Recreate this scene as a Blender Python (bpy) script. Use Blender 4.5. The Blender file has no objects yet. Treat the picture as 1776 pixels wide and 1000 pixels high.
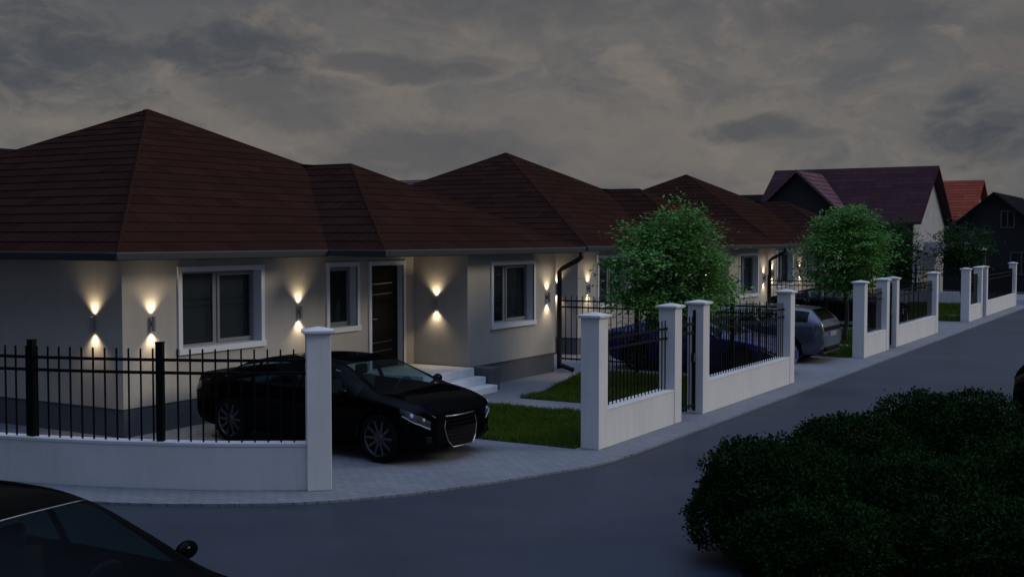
import bpy, bmesh, math, random
from mathutils import Vector, Matrix, noise
R = math.radians
PI = math.pi
sc = bpy.context.scene
COL = sc.collection

# ------------------------------------------------------------------ helpers
class MB:
    """collects vertices and faces, then links them as ONE mesh object"""
    def __init__(s):
        s.v = []; s.f = []; s.uv = []; s.m = []; s.mi = 0
    def face(s, pts, uv=None):
        b = len(s.v)
        s.v += [tuple(p) for p in pts]
        s.f.append(tuple(range(b, b + len(pts))))
        s.uv.append(uv); s.m.append(s.mi)
    def box(s, x0, x1, y0, y1, z0, z1):
        b = len(s.v)
        s.v += [(x0,y0,z0),(x1,y0,z0),(x1,y1,z0),(x0,y1,z0),(x0,y0,z1),(x1,y0,z1),(x1,y1,z1),(x0,y1,z1)]
        for q in ((0,3,2,1),(4,5,6,7),(0,1,5,4),(1,2,6,5),(2,3,7,6),(3,0,4,7)):
            s.f.append(tuple(b+i for i in q)); s.uv.append(None); s.m.append(s.mi)
    def obox(s, c, ax, ay, hx, hy, z0, z1):
        """box on a rotated footprint"""
        c = Vector(c); ax = Vector(ax); ay = Vector(ay)
        cs = [c-ax*hx-ay*hy, c+ax*hx-ay*hy, c+ax*hx+ay*hy, c-ax*hx+ay*hy]
        b = len(s.v)
        s.v += [(p.x,p.y,z0) for p in cs] + [(p.x,p.y,z1) for p in cs]
        for q in ((0,3,2,1),(4,5,6,7),(0,1,5,4),(1,2,6,5),(2,3,7,6),(3,0,4,7)):
            s.f.append(tuple(b+i for i in q)); s.uv.append(None); s.m.append(s.mi)
    def prism(s, poly, z0, z1, bottom=False):
        n = len(poly); b = len(s.v)
        s.v += [(x,y,z0) for x,y in poly] + [(x,y,z1) for x,y in poly]
        s.f.append(tuple(b+n+i for i in range(n))); s.uv.append(None); s.m.append(s.mi)
        if bottom:
            s.f.append(tuple(b+i for i in reversed(range(n)))); s.uv.append(None); s.m.append(s.mi)
        for i in range(n):
            j = (i+1) % n
            s.f.append((b+i,b+j,b+n+j,b+n+i)); s.uv.append(None); s.m.append(s.mi)
    def tube(s, pts, rad, n=8, cap=True):
        pts = [Vector(p) for p in pts]
        if not hasattr(rad, '__len__'): rad = [rad]*len(pts)
        rings = []; prev = None
        for i, p in enumerate(pts):
            d = (pts[min(i+1,len(pts)-1)] - pts[max(i-1,0)]).normalized()
            if prev is None:
                a = Vector((0,0,1)) if abs(d.z) < .9 else Vector((1,0,0))
                u = d.cross(a).normalized()
            else:
                u = (prev - d*prev.dot(d)).normalized()
            prev = u; w = d.cross(u)
            b = len(s.v)
            s.v += [tuple(p + (u*math.cos(2*PI*k/n) + w*math.sin(2*PI*k/n))*rad[i]) for k in range(n)]
            rings.append(b)
        for a, b in zip(rings, rings[1:]):
            for k in range(n):
                s.f.append((a+k, a+(k+1)%n, b+(k+1)%n, b+k)); s.uv.append(None); s.m.append(s.mi)
        if cap:
            for b, rev in ((rings[0], True), (rings[-1], False)):
                q = [b+k for k in range(n)]
                s.f.append(tuple(reversed(q)) if rev else tuple(q)); s.uv.append(None); s.m.append(s.mi)
    def lathe(s, prof, c, axis='Y', n=28):
        """prof: (radius, offset along axis)"""
        b = len(s.v); m = len(prof)
        for k in range(n):
            a = 2*PI*k/n
            for r, h in prof:
                p = (r*math.cos(a), h, r*math.sin(a)) if axis == 'Y' else (r*math.cos(a), r*math.sin(a), h)
                s.v.append((c[0]+p[0], c[1]+p[1], c[2]+p[2]))
        for k in range(n):
            for j in range(m-1):
                s.f.append((b+k*m+j, b+k*m+j+1, b+((k+1)%n)*m+j+1, b+((k+1)%n)*m+j)); s.uv.append(None); s.m.append(s.mi)
    def ellipsoid(s, c, r, n=14, m=9):
        b = len(s.v)
        for j in range(m+1):
            t = PI*j/m
            for k in range(n):
                a = 2*PI*k/n
                s.v.append((c[0]+r[0]*math.sin(t)*math.cos(a), c[1]+r[1]*math.sin(t)*math.sin(a), c[2]+r[2]*math.cos(t)))
        for j in range(m):
            for k in range(n):
                s.f.append((b+j*n+k, b+(j+1)*n+k, b+(j+1)*n+(k+1)%n, b+j*n+(k+1)%n)); s.uv.append(None); s.m.append(s.mi)
    def build(s, name, mat, parent=None, smooth=False, org=None, merge=False, bevel=0):
        if org is None: org = parent['_org'] if parent is not None and '_org' in parent else (0,0,0)
        me = bpy.data.meshes.new(name)
        me.from_pydata([(x-org[0], y-org[1], z-org[2]) for x,y,z in s.v], [], s.f)
        if any(u is not None for u in s.uv):
            l = me.uv_layers.new(name='UVMap'); i = 0
            for f, u in zip(me.polygons, s.uv):
                for k in range(f.loop_total):
                    if u: l.data[f.loop_start+k].uv = u[k]
        for m_ in (mat if isinstance(mat, (list,tuple)) else [mat]): me.materials.append(m_)
        me.polygons.foreach_set('material_index', s.m)
        if merge:
            bm = bmesh.new(); bm.from_mesh(me)
            bmesh.ops.remove_doubles(bm, verts=bm.verts, dist=.0004)
            bm.to_mesh(me); bm.free()
        if smooth: me.polygons.foreach_set('use_smooth', [True]*len(me.polygons))
        me.update()
        o = bpy.data.objects.new(name, me); COL.objects.link(o)
        if parent is not None:
            o.parent = parent
            if '_org' in parent: o['_org'] = parent['_org']
        if bevel:
            b = o.modifiers.new('bevel', 'BEVEL'); b.width = bevel; b.segments = 2; b.limit_method = 'ANGLE'
        return o

def tag(o, label=None, cat=None, group=None, kind=None):
    if label: o['label'] = label
    if cat: o['category'] = cat
    if group: o['group'] = group
    if kind: o['kind'] = kind
    return o
def thing(name, loc, label, cat, group=None, rz=0, local=False):
    """an Empty at the thing's base; local: its parts are written in the thing's own frame"""
    o = bpy.data.objects.new(name, None); COL.objects.link(o)
    o.empty_display_size = .2
    o.location = loc; o.rotation_euler = (0,0,rz)
    o['_org'] = (0.0,0.0,0.0) if local else tuple(float(v) for v in loc)
    return tag(o, label, cat, group)
KIDS = None
def copy_tree(o, parent=None):
    c = o.copy(); COL.objects.link(c)
    c.parent = parent
    for ch in o.children: copy_tree(ch, c)
    return c

# ------------------------------------------------------------------ materials
def mat(name, col, rough=.6, metal=0, spec=.5, bump=0, bscale=40, var=0, vscale=3, coat=0, detail=4, tint=None):
    m = bpy.data.materials.new(name); m.use_nodes = True
    nt = m.node_tree; n = nt.nodes; b = n['Principled BSDF']
    b.inputs['Base Color'].default_value = (*col, 1)
    b.inputs['Roughness'].default_value = rough
    b.inputs['Metallic'].default_value = metal
    b.inputs['Specular IOR Level'].default_value = spec
    b.inputs['Coat Weight'].default_value = coat
    b.inputs['Coat Roughness'].default_value = .04
    tc = n.new('ShaderNodeTexCoord')
    if var:
        t = n.new('ShaderNodeTexNoise'); t.inputs['Scale'].default_value = vscale; t.inputs['Detail'].default_value = 6
        nt.links.new(tc.outputs['Object'], t.inputs['Vector'])
        r = n.new('ShaderNodeValToRGB')
        lo = tint if tint else [c*(1-var) for c in col]
        r.color_ramp.elements[0].position = .3; r.color_ramp.elements[0].color = (*lo, 1)
        r.color_ramp.elements[1].position = .7; r.color_ramp.elements[1].color = (*[min(1,c*(1+var)) for c in col], 1)
        nt.links.new(t.outputs['Fac'], r.inputs['Fac']); nt.links.new(r.outputs['Color'], b.inputs['Base Color'])
        m['_ramp'] = r.name
    if bump:
        t = n.new('ShaderNodeTexNoise'); t.inputs['Scale'].default_value = bscale; t.inputs['Detail'].default_value = detail
        nt.links.new(tc.outputs['Object'], t.inputs['Vector'])
        bp = n.new('ShaderNodeBump'); bp.inputs['Strength'].default_value = bump; bp.inputs['Distance'].default_value = .02
        nt.links.new(t.outputs['Fac'], bp.inputs['Height']); nt.links.new(bp.outputs['Normal'], b.inputs['Normal'])
    return m

M = {}
M['stucco'] = mat('stucco', (.395,.358,.31), .85, bump=.25, bscale=120, var=.05, vscale=1.2)
M['plinth'] = mat('plinth', (.085,.088,.095), .8, bump=.3, bscale=200, var=.25, vscale=60)
M['paint_white'] = mat('pillar_paint', (.60,.58,.55), .7, bump=.12, bscale=90, var=.05, vscale=1.6)
def weather(m, amt, sc_):
    nt = m.node_tree; n = nt.nodes; b = n['Principled BSDF']; L = nt.links.new
    tc = n.new('ShaderNodeTexCoord'); mp = n.new('ShaderNodeMapping'); mp.inputs['Scale'].default_value = (sc_, sc_, sc_*.09); L(tc.outputs['Object'], mp.inputs[0])
    t = n.new('ShaderNodeTexNoise'); t.inputs['Scale'].default_value = 1; t.inputs['Detail'].default_value = 7; t.inputs['Roughness'].default_value=.65; L(mp.outputs[0], t.inputs['Vector'])
    t2 = n.new('ShaderNodeTexNoise'); t2.inputs['Scale'].default_value = 1.3; t2.inputs['Detail'].default_value = 5; L(tc.outputs['Object'], t2.inputs['Vector'])
    r = n.new('ShaderNodeMapRange'); r.inputs['From Min'].default_value=.45; r.inputs['From Max'].default_value=.75; r.inputs['To Min'].default_value=0; r.inputs['To Max'].default_value=1; L(t.outputs['Fac'], r.inputs['Value'])
    k = n.new('ShaderNodeMath'); k.operation='MULTIPLY'; L(r.outputs[0], k.inputs[0]); L(t2.outputs['Fac'], k.inputs[1])
    g = n.new('ShaderNodeMapRange'); g.inputs['To Min'].default_value=1; g.inputs['To Max'].default_value=1-amt; L(k.outputs[0], g.inputs['Value'])
    src = b.inputs['Base Color'].links[0].from_socket
    mx = n.new('ShaderNodeVectorMath'); mx.operation='SCALE'; L(src, mx.inputs[0]); L(g.outputs[0], mx.inputs['Scale']); L(mx.outputs[0], b.inputs['Base Color'])
weather(M['paint_white'], .16, 9); weather(M['stucco'], .16, 5)
M['trim'] = mat('white_trim', (.62,.62,.63), .6, bump=.05, bscale=60)
M['pvc'] = mat('window_pvc', (.17,.175,.19), .4)
M['fascia'] = mat('slate_fascia', (.022,.025,.028), .5, spec=.3)
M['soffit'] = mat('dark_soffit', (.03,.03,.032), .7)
M['pipe'] = mat('brown_pipe', (.016,.011,.010), .5, spec=.2)
M['iron'] = mat('black_railing', (.0035,.0035,.004), .55, spec=.12)
M['door'] = mat('black_door', (.003,.003,.0035), .5, spec=.12)
M['chrome'] = mat('chrome', (.27,.27,.29), .28, metal=1)
M['lampbody'] = mat('lamp_metal', (.22,.215,.22), .45, metal=.3)
M['marble'] = mat('pale_marble', (.66,.655,.66), .5, var=.12, vscale=2.5, bump=.04, bscale=30)
M['curtain'] = mat('curtain', (.24,.26,.28), .9)
M['blind'] = mat('roller_blind', (.13,.14,.14), .9, bump=.1, bscale=60)
M['room'] = mat('dark_room', (.02,.02,.02), .9)
M['bark'] = mat('bark', (.045,.038,.03), .9, bump=.8, bscale=25, var=.3, vscale=8)
M['soil'] = mat('soil', (.03,.028,.02), .95, bump=.6, bscale=30, var=.3, vscale=5)
M['ground'] = mat('far_ground', (.035,.036,.03), .95, var=.3, vscale=.3)

def glass_mat(name, col, trans=.0, tint=(.3,.4,.42), rough=.03):
    m = bpy.data.materials.new(name); m.use_nodes = True
    nt = m.node_tree; n = nt.nodes; b = n['Principled BSDF']
    b.inputs['Base Color'].default_value = (*col, 1); b.inputs['Roughness'].default_value = rough
    if trans:
        t = n.new('ShaderNodeBsdfTransparent'); t.inputs['Color'].default_value = (*tint, 1)
        mx = n.new('ShaderNodeMixShader'); mx.inputs[0].default_value = trans
        nt.links.new(b.outputs[0], mx.inputs[1]); nt.links.new(t.outputs[0], mx.inputs[2])
        nt.links.new(mx.outputs[0], n['Material Output'].inputs[0])
    return m
M['pane'] = glass_mat('window_glass', (.012,.016,.018), .6, (.82,.88,.9))
M['carglass'] = glass_mat('car_glass', (.002,.003,.0035), .80, (.60,.80,.82))
M['carglass_dark'] = glass_mat('tinted_car_glass', (.003,.0045,.005), .62, (.42,.58,.60))
M['carglass_dark'].node_tree.nodes['Principled BSDF'].inputs['Specular IOR Level'].default_value = .12
M['tyre'] = mat('tyre_rubber', (.005,.005,.005), .85, spec=.1)
M['rim'] = mat('alloy_rim', (.075,.075,.08), .35, metal=.8)
M['interior'] = mat('car_interior', (.012,.012,.013), .8)
M['lens'] = glass_mat('lamp_lens', (.42,.45,.5), .0, rough=.08)
M['lensdark'] = mat('dark_lamp_housing', (.035,.038,.043), .2, spec=.5)
M['tail'] = mat('tail_lamp', (.018,.002,.003), .2, coat=.25)
M['plate'] = mat('blank_plate', (.22,.22,.23), .5)
M['black_trim'] = mat('black_plastic', (.003,.003,.0035), .6, spec=.08)
def paint(name, col, metal=.3, rough=.35):
    return mat(name, col, rough, metal=metal, coat=.9)
M['p_black'] = mat('car_paint_black', (.0012,.0014,.0018), .3, spec=.0, coat=.13)
M['p_blue'] = mat('car_paint_blue', (.007,.012,.11), .3, metal=.2, spec=.3, coat=.5)
M['p_silver'] = paint('car_paint_silver', (.055,.064,.085), .45, .38)
M['p_white'] = paint('car_paint_white', (.62,.63,.66), .0)

M['p_black_gloss'] = mat('car_paint_black_waxed', (.0015,.0018,.0022), .3, spec=.0, coat=.11)
def emit_mat(name, col, s):
    m = bpy.data.materials.new(name); m.use_nodes = True
    b = m.node_tree.nodes['Principled BSDF']
    b.inputs['Base Color'].default_value = (*col,1)
    b.inputs['Emission Color'].default_value = (*col,1); b.inputs['Emission Strength'].default_value = s
    return m
M['glow'] = emit_mat('lamp_glow', (1,.86,.62), 6)

def roof_mat(name, col, wave=.24):
    m = mat(name, col, .9, spec=.0)
    nt = m.node_tree; n = nt.nodes; b = n['Principled BSDF']
    uv = n.new('ShaderNodeUVMap'); sep = n.new('ShaderNodeSeparateXYZ'); nt.links.new(uv.outputs[0], sep.inputs[0])
    # corrugation along the eave as bump
    mul = n.new('ShaderNodeMath'); mul.operation='MULTIPLY'; mul.inputs[1].default_value = 2*PI/wave; nt.links.new(sep.outputs[0], mul.inputs[0])
    sn = n.new('ShaderNodeMath'); sn.operation='SINE'; nt.links.new(mul.outputs[0], sn.inputs[0])
    bp = n.new('ShaderNodeBump'); bp.inputs['Strength'].default_value = .25; bp.inputs['Distance'].default_value=.02
    nt.links.new(sn.outputs[0], bp.inputs['Height']); nt.links.new(bp.outputs[0], b.inputs['Normal'])
    # tile to tile colour change: white noise on the tile cell
    cell = n.new('ShaderNodeVectorMath'); cell.operation='SNAP'; cell.inputs[1].default_value=(wave*2,.36,1)
    nt.links.new(uv.outputs[0], cell.inputs[0])
    wn = n.new('ShaderNodeTexWhiteNoise'); nt.links.new(cell.outputs[0], wn.inputs['Vector'])
    ns = n.new('ShaderNodeTexNoise'); ns.inputs['Scale'].default_value=1.1; ns.inputs['Detail'].default_value=5; nt.links.new(uv.outputs[0], ns.inputs['Vector'])
    ad = n.new('ShaderNodeMath'); ad.operation='ADD'; nt.links.new(wn.outputs['Value'], ad.inputs[0]); nt.links.new(ns.outputs['Fac'], ad.inputs[1])
    r = n.new('ShaderNodeMapRange'); r.inputs['From Max'].default_value=2; r.inputs['To Min'].default_value=.72; r.inputs['To Max'].default_value=1.28
    nt.links.new(ad.outputs[0], r.inputs['Value'])
    mx = n.new('ShaderNodeVectorMath'); mx.operation='SCALE'; mx.inputs[0].default_value=col; nt.links.new(r.outputs[0], mx.inputs['Scale'])
    nt.links.new(mx.outputs[0], b.inputs['Base Color'])
    return m
M['roof'] = roof_mat('red_brown_tiles', (.029,.0132,.0098))
M['roof_purple'] = roof_mat('purple_tiles', (.050,.025,.028), .5)
M['roof_red'] = roof_mat('bright_red_tiles', (.25,.06,.036), .4)
M['roof_dark'] = roof_mat('dark_shingles', (.014,.014,.014), .4)
M['roof_pink'] = roof_mat('faded_pink_tiles', (.12,.065,.075), .4)

def paver_mat():
    m = bpy.data.materials.new('concrete_pavers'); m.use_nodes=True
    nt=m.node_tree; n=nt.nodes; b=n['Principled BSDF']; b.inputs['Roughness'].default_value=.75
    tc=n.new('ShaderNodeTexCoord')
    br=n.new('ShaderNodeTexBrick'); br.inputs['Scale'].default_value=1; br.inputs['Brick Width'].default_value=.2; br.inputs['Row Height'].default_value=.1
    br.inputs['Mortar Size'].default_value=.006; br.inputs['Color1'].default_value=(.195,.20,.212,1); br.inputs['Color2'].default_value=(.16,.165,.174,1); br.inputs['Mortar'].default_value=(.09,.09,.095,1)
    nt.links.new(tc.outputs['Object'], br.inputs['Vector'])
    ns=n.new('ShaderNodeTexNoise'); ns.inputs['Scale'].default_value=.7; ns.inputs['Detail'].default_value=8; nt.links.new(tc.outputs['Object'], ns.inputs['Vector'])
    r=n.new('ShaderNodeMapRange'); r.inputs['To Min'].default_value=.72; r.inputs['To Max'].default_value=1.2; nt.links.new(ns.outputs['Fac'], r.inputs['Value'])
    mx=n.new('ShaderNodeVectorMath'); mx.operation='SCALE'; nt.links.new(br.outputs['Color'], mx.inputs[0]); nt.links.new(r.outputs[0], mx.inputs['Scale'])
    nt.links.new(mx.outputs[0], b.inputs['Base Color'])
    bp=n.new('ShaderNodeBump'); bp.inputs['Strength'].default_value=.5; bp.inputs['Distance'].default_value=.01; bp.invert=True
    nt.links.new(br.outputs['Fac'], bp.inputs['Height']); nt.links.new(bp.outputs[0], b.inputs['Normal'])
    return m
M['paver']=paver_mat()
def asphalt_mat():
    m = bpy.data.materials.new('asphalt'); m.use_nodes=True
    nt=m.node_tree; n=nt.nodes; b=n['Principled BSDF']; b.inputs['Specular IOR Level'].default_value=.32
    tc=n.new('ShaderNodeTexCoord')
    big=n.new('ShaderNodeTexNoise'); big.inputs['Scale'].default_value=.35; big.inputs['Detail'].default_value=7; big.inputs['Roughness'].default_value=.6
    fine=n.new('ShaderNodeTexNoise'); fine.inputs['Scale'].default_value=60; fine.inputs['Detail'].default_value=3
    for t in (big,fine): nt.links.new(tc.outputs['Object'], t.inputs['Vector'])
    cr=n.new('ShaderNodeValToRGB'); cr.color_ramp.elements[0].position=.3; cr.color_ramp.elements[0].color=(.021,.026,.036,1)
    cr.color_ramp.elements[1].position=.7; cr.color_ramp.elements[1].color=(.038,.045,.062,1); nt.links.new(big.outputs['Fac'], cr.inputs['Fac'])
    r2=n.new('ShaderNodeMapRange'); r2.inputs['From Min'].default_value=.3; r2.inputs['From Max'].default_value=.7; r2.inputs['To Min'].default_value=.75; r2.inputs['To Max'].default_value=1.25; nt.links.new(fine.outputs['Fac'], r2.inputs['Value'])
    mx=n.new('ShaderNodeVectorMath'); mx.operation='SCALE'; nt.links.new(cr.outputs['Color'], mx.inputs[0]); nt.links.new(r2.outputs[0], mx.inputs['Scale'])
    vo=n.new('ShaderNodeTexVoronoi'); vo.feature='DISTANCE_TO_EDGE'; vo.inputs['Scale'].default_value=.32
    wv=n.new('ShaderNodeVectorMath'); wv.operation='MULTIPLY_ADD'; wn=n.new('ShaderNodeTexNoise'); wn.inputs['Scale'].default_value=2.2; wn.inputs['Detail'].default_value=6
    nt.links.new(tc.outputs['Object'], wn.inputs['Vector']); nt.links.new(wn.outputs['Color'], wv.inputs[0]); wv.inputs[1].default_value=(.7,.7,.7); nt.links.new(tc.outputs['Object'], wv.inputs[2]); nt.links.new(wv.outputs[0], vo.inputs['Vector'])
    ck=n.new('ShaderNodeMapRange'); ck.inputs['From Min'].default_value=.0; ck.inputs['From Max'].default_value=.010; ck.inputs['To Min'].default_value=.93; nt.links.new(vo.outputs['Distance'], ck.inputs['Value'])
    pv=n.new('ShaderNodeTexVoronoi'); pv.inputs['Scale'].default_value=.17; nt.links.new(wv.outputs[0], pv.inputs['Vector'])
    pr_=n.new('ShaderNodeSeparateColor'); nt.links.new(pv.outputs['Color'], pr_.inputs[0])
    pm=n.new('ShaderNodeMapRange'); pm.inputs['To Min'].default_value=.90; pm.inputs['To Max'].default_value=1.08; nt.links.new(pr_.outputs[0], pm.inputs['Value'])
    kk=n.new('ShaderNodeMath'); kk.operation='MULTIPLY'; nt.links.new(ck.outputs[0], kk.inputs[0]); nt.links.new(pm.outputs[0], kk.inputs[1])
    m2=n.new('ShaderNodeVectorMath'); m2.operation='SCALE'; nt.links.new(mx.outputs[0], m2.inputs[0]); nt.links.new(kk.outputs[0], m2.inputs['Scale'])
    nt.links.new(m2.outputs[0], b.inputs['Base Color'])
    rr=n.new('ShaderNodeMapRange'); rr.inputs['From Min'].default_value=.3; rr.inputs['From Max'].default_value=.7; rr.inputs['To Min'].default_value=.42; rr.inputs['To Max'].default_value=.62; nt.links.new(big.outputs['Fac'], rr.inputs['Value']); nt.links.new(rr.outputs[0], b.inputs['Roughness'])
    bp=n.new('ShaderNodeBump'); bp.inputs['Strength'].default_value=.25; bp.inputs['Distance'].default_value=.006; nt.links.new(fine.outputs['Fac'], bp.inputs['Height']); nt.links.new(bp.outputs[0], b.inputs['Normal'])
    return m
M['asphalt']=asphalt_mat()
def leaf_mat(name, c0, c1, trans=.25, rough=.5):
    m=bpy.data.materials.new(name); m.use_nodes=True
    nt=m.node_tree; n=nt.nodes; b=n['Principled BSDF']; b.inputs['Roughness'].default_value=rough; b.inputs['Specular IOR Level'].default_value=.02
    g=n.new('ShaderNodeNewGeometry')
    r=n.new('ShaderNodeValToRGB'); r.color_ramp.elements[0].color=(*c0,1); r.color_ramp.elements[1].color=(*c1,1)
    nt.links.new(g.outputs['Random Per Island'], r.inputs['Fac']); nt.links.new(r.outputs['Color'], b.inputs['Base Color'])
    if trans:
        t=n.new('ShaderNodeBsdfTranslucent'); nt.links.new(r.outputs['Color'], t.inputs['Color'])
        mx=n.new('ShaderNodeMixShader'); mx.inputs[0].default_value=trans
        nt.links.new(b.outputs[0],mx.inputs[1]); nt.links.new(t.outputs[0],mx.inputs[2]); nt.links.new(mx.outputs[0], n['Material Output'].inputs[0])
    return m
M['leaf']=leaf_mat('tree_leaf', (.055,.150,.036), (.20,.40,.10))
M['leafdark']=leaf_mat('dark_tree_leaf', (.014,.045,.012), (.035,.085,.025))
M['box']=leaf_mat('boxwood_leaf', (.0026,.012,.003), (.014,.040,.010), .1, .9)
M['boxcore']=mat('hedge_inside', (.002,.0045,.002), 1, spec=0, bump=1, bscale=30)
M['grass']=leaf_mat('grass_blade', (.040,.076,.008), (.10,.155,.018), .3)

# ------------------------------------------------------------------ camera
cam = bpy.data.cameras.new('camera'); co = bpy.data.objects.new('camera', cam); COL.objects.link(co)
cam.sensor_width = 36; cam.lens = 36*2030/1776; cam.clip_end = 6000; cam.clip_start = .1
co.location = (0,0,3.1); co.rotation_euler = (R(90-2.454), 0, R(30.816))
sc.camera = co

# ------------------------------------------------------------------ sky and sun
def build_world():
    w = bpy.data.worlds.new('World'); sc.world = w; w.use_nodes = True
    nt = w.node_tree; n = nt.nodes; bg = n['Background']
    L = nt.links.new
    def math_(op, a, b=None, clamp=False):
        m = n.new('ShaderNodeMath'); m.operation = op; m.use_clamp = clamp
        for i, v in enumerate((a, b)):
            if v is None: continue
            if isinstance(v, (int, float)): m.inputs[i].default_value = v
            else: L(v, m.inputs[i])
        return m.outputs[0]
    def mixc(f, a, b):
        m = n.new('ShaderNodeMix'); m.data_type = 'RGBA'
        if isinstance(f,(int,float)): m.inputs[0].default_value = f
        else: L(f, m.inputs[0])
        for i, v in ((6,a),(7,b)):
            if isinstance(v, tuple): m.inputs[i].default_value = (*v,1)
            else: L(v, m.inputs[i])
        return m.outputs[2]
    def smooth(v, lo, hi):
        m = n.new('ShaderNodeMapRange'); m.interpolation_type='SMOOTHSTEP'; L(v, m.inputs['Value'])
        m.inputs['From Min'].default_value=lo; m.inputs['From Max'].default_value=hi
        return m.outputs[0]
    tc = n.new('ShaderNodeTexCoord'); sep = n.new('ShaderNodeSeparateXYZ'); L(tc.outputs['Generated'], sep.inputs[0])
    x, y, z = sep.outputs
    el = math_('ARCSINE', z); az = math_('ARCTAN2', x, y)
    # stretched cloud coordinates on the dome: azimuth, elevation
    cv = n.new('ShaderNodeCombineXYZ'); L(az, cv.inputs[0]); L(math_('MULTIPLY', el, 1.7), cv.inputs[1])
    def noise_(scale, detail, rough, off):
        t = n.new('ShaderNodeTexNoise'); t.inputs['Scale'].default_value=scale; t.inputs['Detail'].default_value=detail; t.inputs['Roughness'].default_value=rough
        a = n.new('ShaderNodeVectorMath'); a.operation='ADD'; a.inputs[1].default_value=(off, off*.37, off*.11); L(cv.outputs[0], a.inputs[0]); L(a.outputs[0], t.inputs['Vector'])
        return t.outputs['Fac']
    wp = n.new('ShaderNodeTexNoise'); wp.inputs['Scale'].default_value=9; wp.inputs['Detail'].default_value=4; L(cv.outputs[0], wp.inputs['Vector'])
    w2 = n.new('ShaderNodeVectorMath'); w2.operation='SUBTRACT'; L(wp.outputs['Color'], w2.inputs[0]); w2.inputs[1].default_value=(.5,.5,.5)
    w3 = n.new('ShaderNodeVectorMath'); w3.operation='MULTIPLY_ADD'; L(w2.outputs[0], w3.inputs[0]); w3.inputs[1].default_value=(.13,.13,.13); L(cv.outputs[0], w3.inputs[2])
    cv = w3
    n1 = noise_(8, 10, .6, 3.1); n2 = noise_(24, 9, .62, 8.7); n3 = noise_(3.2, 4, .5, 1.7)
    # separate banks of darker, bluer cloud hanging where the photograph has them
    wob = math_('ADD', math_('MULTIPLY', math_('SUBTRACT', n2, .5), 4.2), math_('MULTIPLY', math_('SUBTRACT', n1, .5), 4.0))
    dark = None
    for a0, e0, sa, se, s in BANKS:
        dx = math_('MULTIPLY', math_('SUBTRACT', az, a0), 1/sa); dy = math_('MULTIPLY', math_('SUBTRACT', el, e0), 1/se)
        d = math_('ADD', math_('MULTIPLY', dx, dx), math_('MULTIPLY', dy, dy))
        mk = math_('MULTIPLY', smooth(math_('ADD', math_('SUBTRACT', 1.0, d), wob), -.5, 1.3), s)
        dark = mk if dark is None else math_('MAXIMUM', dark, mk)
    puff = noise_(13, 9, .55, 11.3)
    base = mixc(smooth(n1, .34, .66), (.108,.111,.117), (.158,.148,.138))
    # paler, warmer cloud low over the roofs in the middle of the street
    dx = math_('MULTIPLY', math_('SUBTRACT', az, -.50), 1/.34); dy = math_('MULTIPLY', math_('SUBTRACT', el, .085), 1/.085)
    warm = smooth(math_('ADD', math_('SUBTRACT', 1.0, math_('ADD', math_('MULTIPLY', dx, dx), math_('MULTIPLY', dy, dy))), wob), -.6, 1.8)
    base = mixc(math_('MULTIPLY', warm, .75), base, (.180,.160,.143))
    base = mixc(math_('MULTIPLY', smooth(puff, .52, .66), .55), base, (.215,.182,.160))
    base = mixc(math_('MULTIPLY', smooth(n2, .52, .70), .22), base, (.21,.188,.172))
    base = mixc(math_('MULTIPLY', smooth(n3, .46, .62), .4), base, (.096,.101,.110))
    cl = mixc(dark, base, (.062,.070,.084))
    cl = mixc(math_('MULTIPLY', smooth(noise_(15, 7, .55, 5.3), .50, .64), .30), cl, (.083,.089,.100))
    # duller towards the horizon
    cl = mixc(math_('MULTIPLY', smooth(el, .07, -.02), .5), cl, (.105,.106,.104))
    sky = n.new('ShaderNodeTexSky'); sky.sky_type='NISHITA'; sky.sun_disc=False
    sky.sun_elevation=R(SUN_EL); sky.sun_rotation=SUN_ROT; sky.air_density=1.2; sky.dust_density=2
    sk = n.new('ShaderNodeVectorMath'); sk.operation='SCALE'; L(sky.outputs[0], sk.inputs[0]); sk.inputs['Scale'].default_value=.05
    # the cloud bank stands all round except behind the viewer, where the low sky is open and deep blue
    behind = smooth(math_('ADD', math_('MULTIPLY', x, .12), math_('MULTIPLY', y, -.99)), .05, .85)
    low = mixc(.10, (.22,.30,.48), sk.outputs[0])
    mid = mixc(.08, (.08,.11,.18), sk.outputs[0])
    col = mixc(behind, cl, low)
    col = mixc(smooth(el, R(20), R(45)), col, mid)
    # a bright blue opening in the clouds overhead
    op = n.new('ShaderNodeVectorMath'); op.operation='DOT_PRODUCT'; op.inputs[1].default_value=Vector((.12,.02,.99)).normalized(); L(tc.outputs['Generated'], op.inputs[0])
    col = mixc(smooth(op.outputs['Value'], .60, .98), col, (.72,1.0,1.66))
    L(col, bg.inputs['Color']); bg.inputs['Strength'].default_value = SKY
BANKS = [(-.915,.150,.085,.042,.9),(-.772,.160,.075,.030,.9),(-.735,.125,.06,.018,.55),(-.665,.146,.06,.009,.6),(-.61,.140,.055,.010,.65),(-.57,.147,.035,.006,.4),(-.715,.103,.05,.016,.5),
         (-.345,.088,.034,.009,.7),(-.318,.092,.026,.010,.65),(-.29,.086,.03,.005,.4),(-.150,.090,.060,.030,.95),(-.255,.178,.09,.020,.6),(-.60,.072,.10,.022,.55),(-.13,.150,.05,.03,.4),(-.86,.20,.2,.02,.5),(-.5,.205,.2,.03,.5)]
SUN_EL = 22; SKY = 1.0
sdir = Vector((.76,.50,.42)).normalized()
SUN_ROT = math.atan2(sdir.x, sdir.y)
build_world()
sl = bpy.data.lights.new('sun','SUN'); sl.energy=1.0; sl.angle=R(18); sl.color=(1,.92,.80)
so = bpy.data.objects.new('sun', sl); COL.objects.link(so); so.rotation_euler = (-sdir).to_track_quat('-Z','Y').to_euler(); so.location=(20,0,30)
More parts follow.
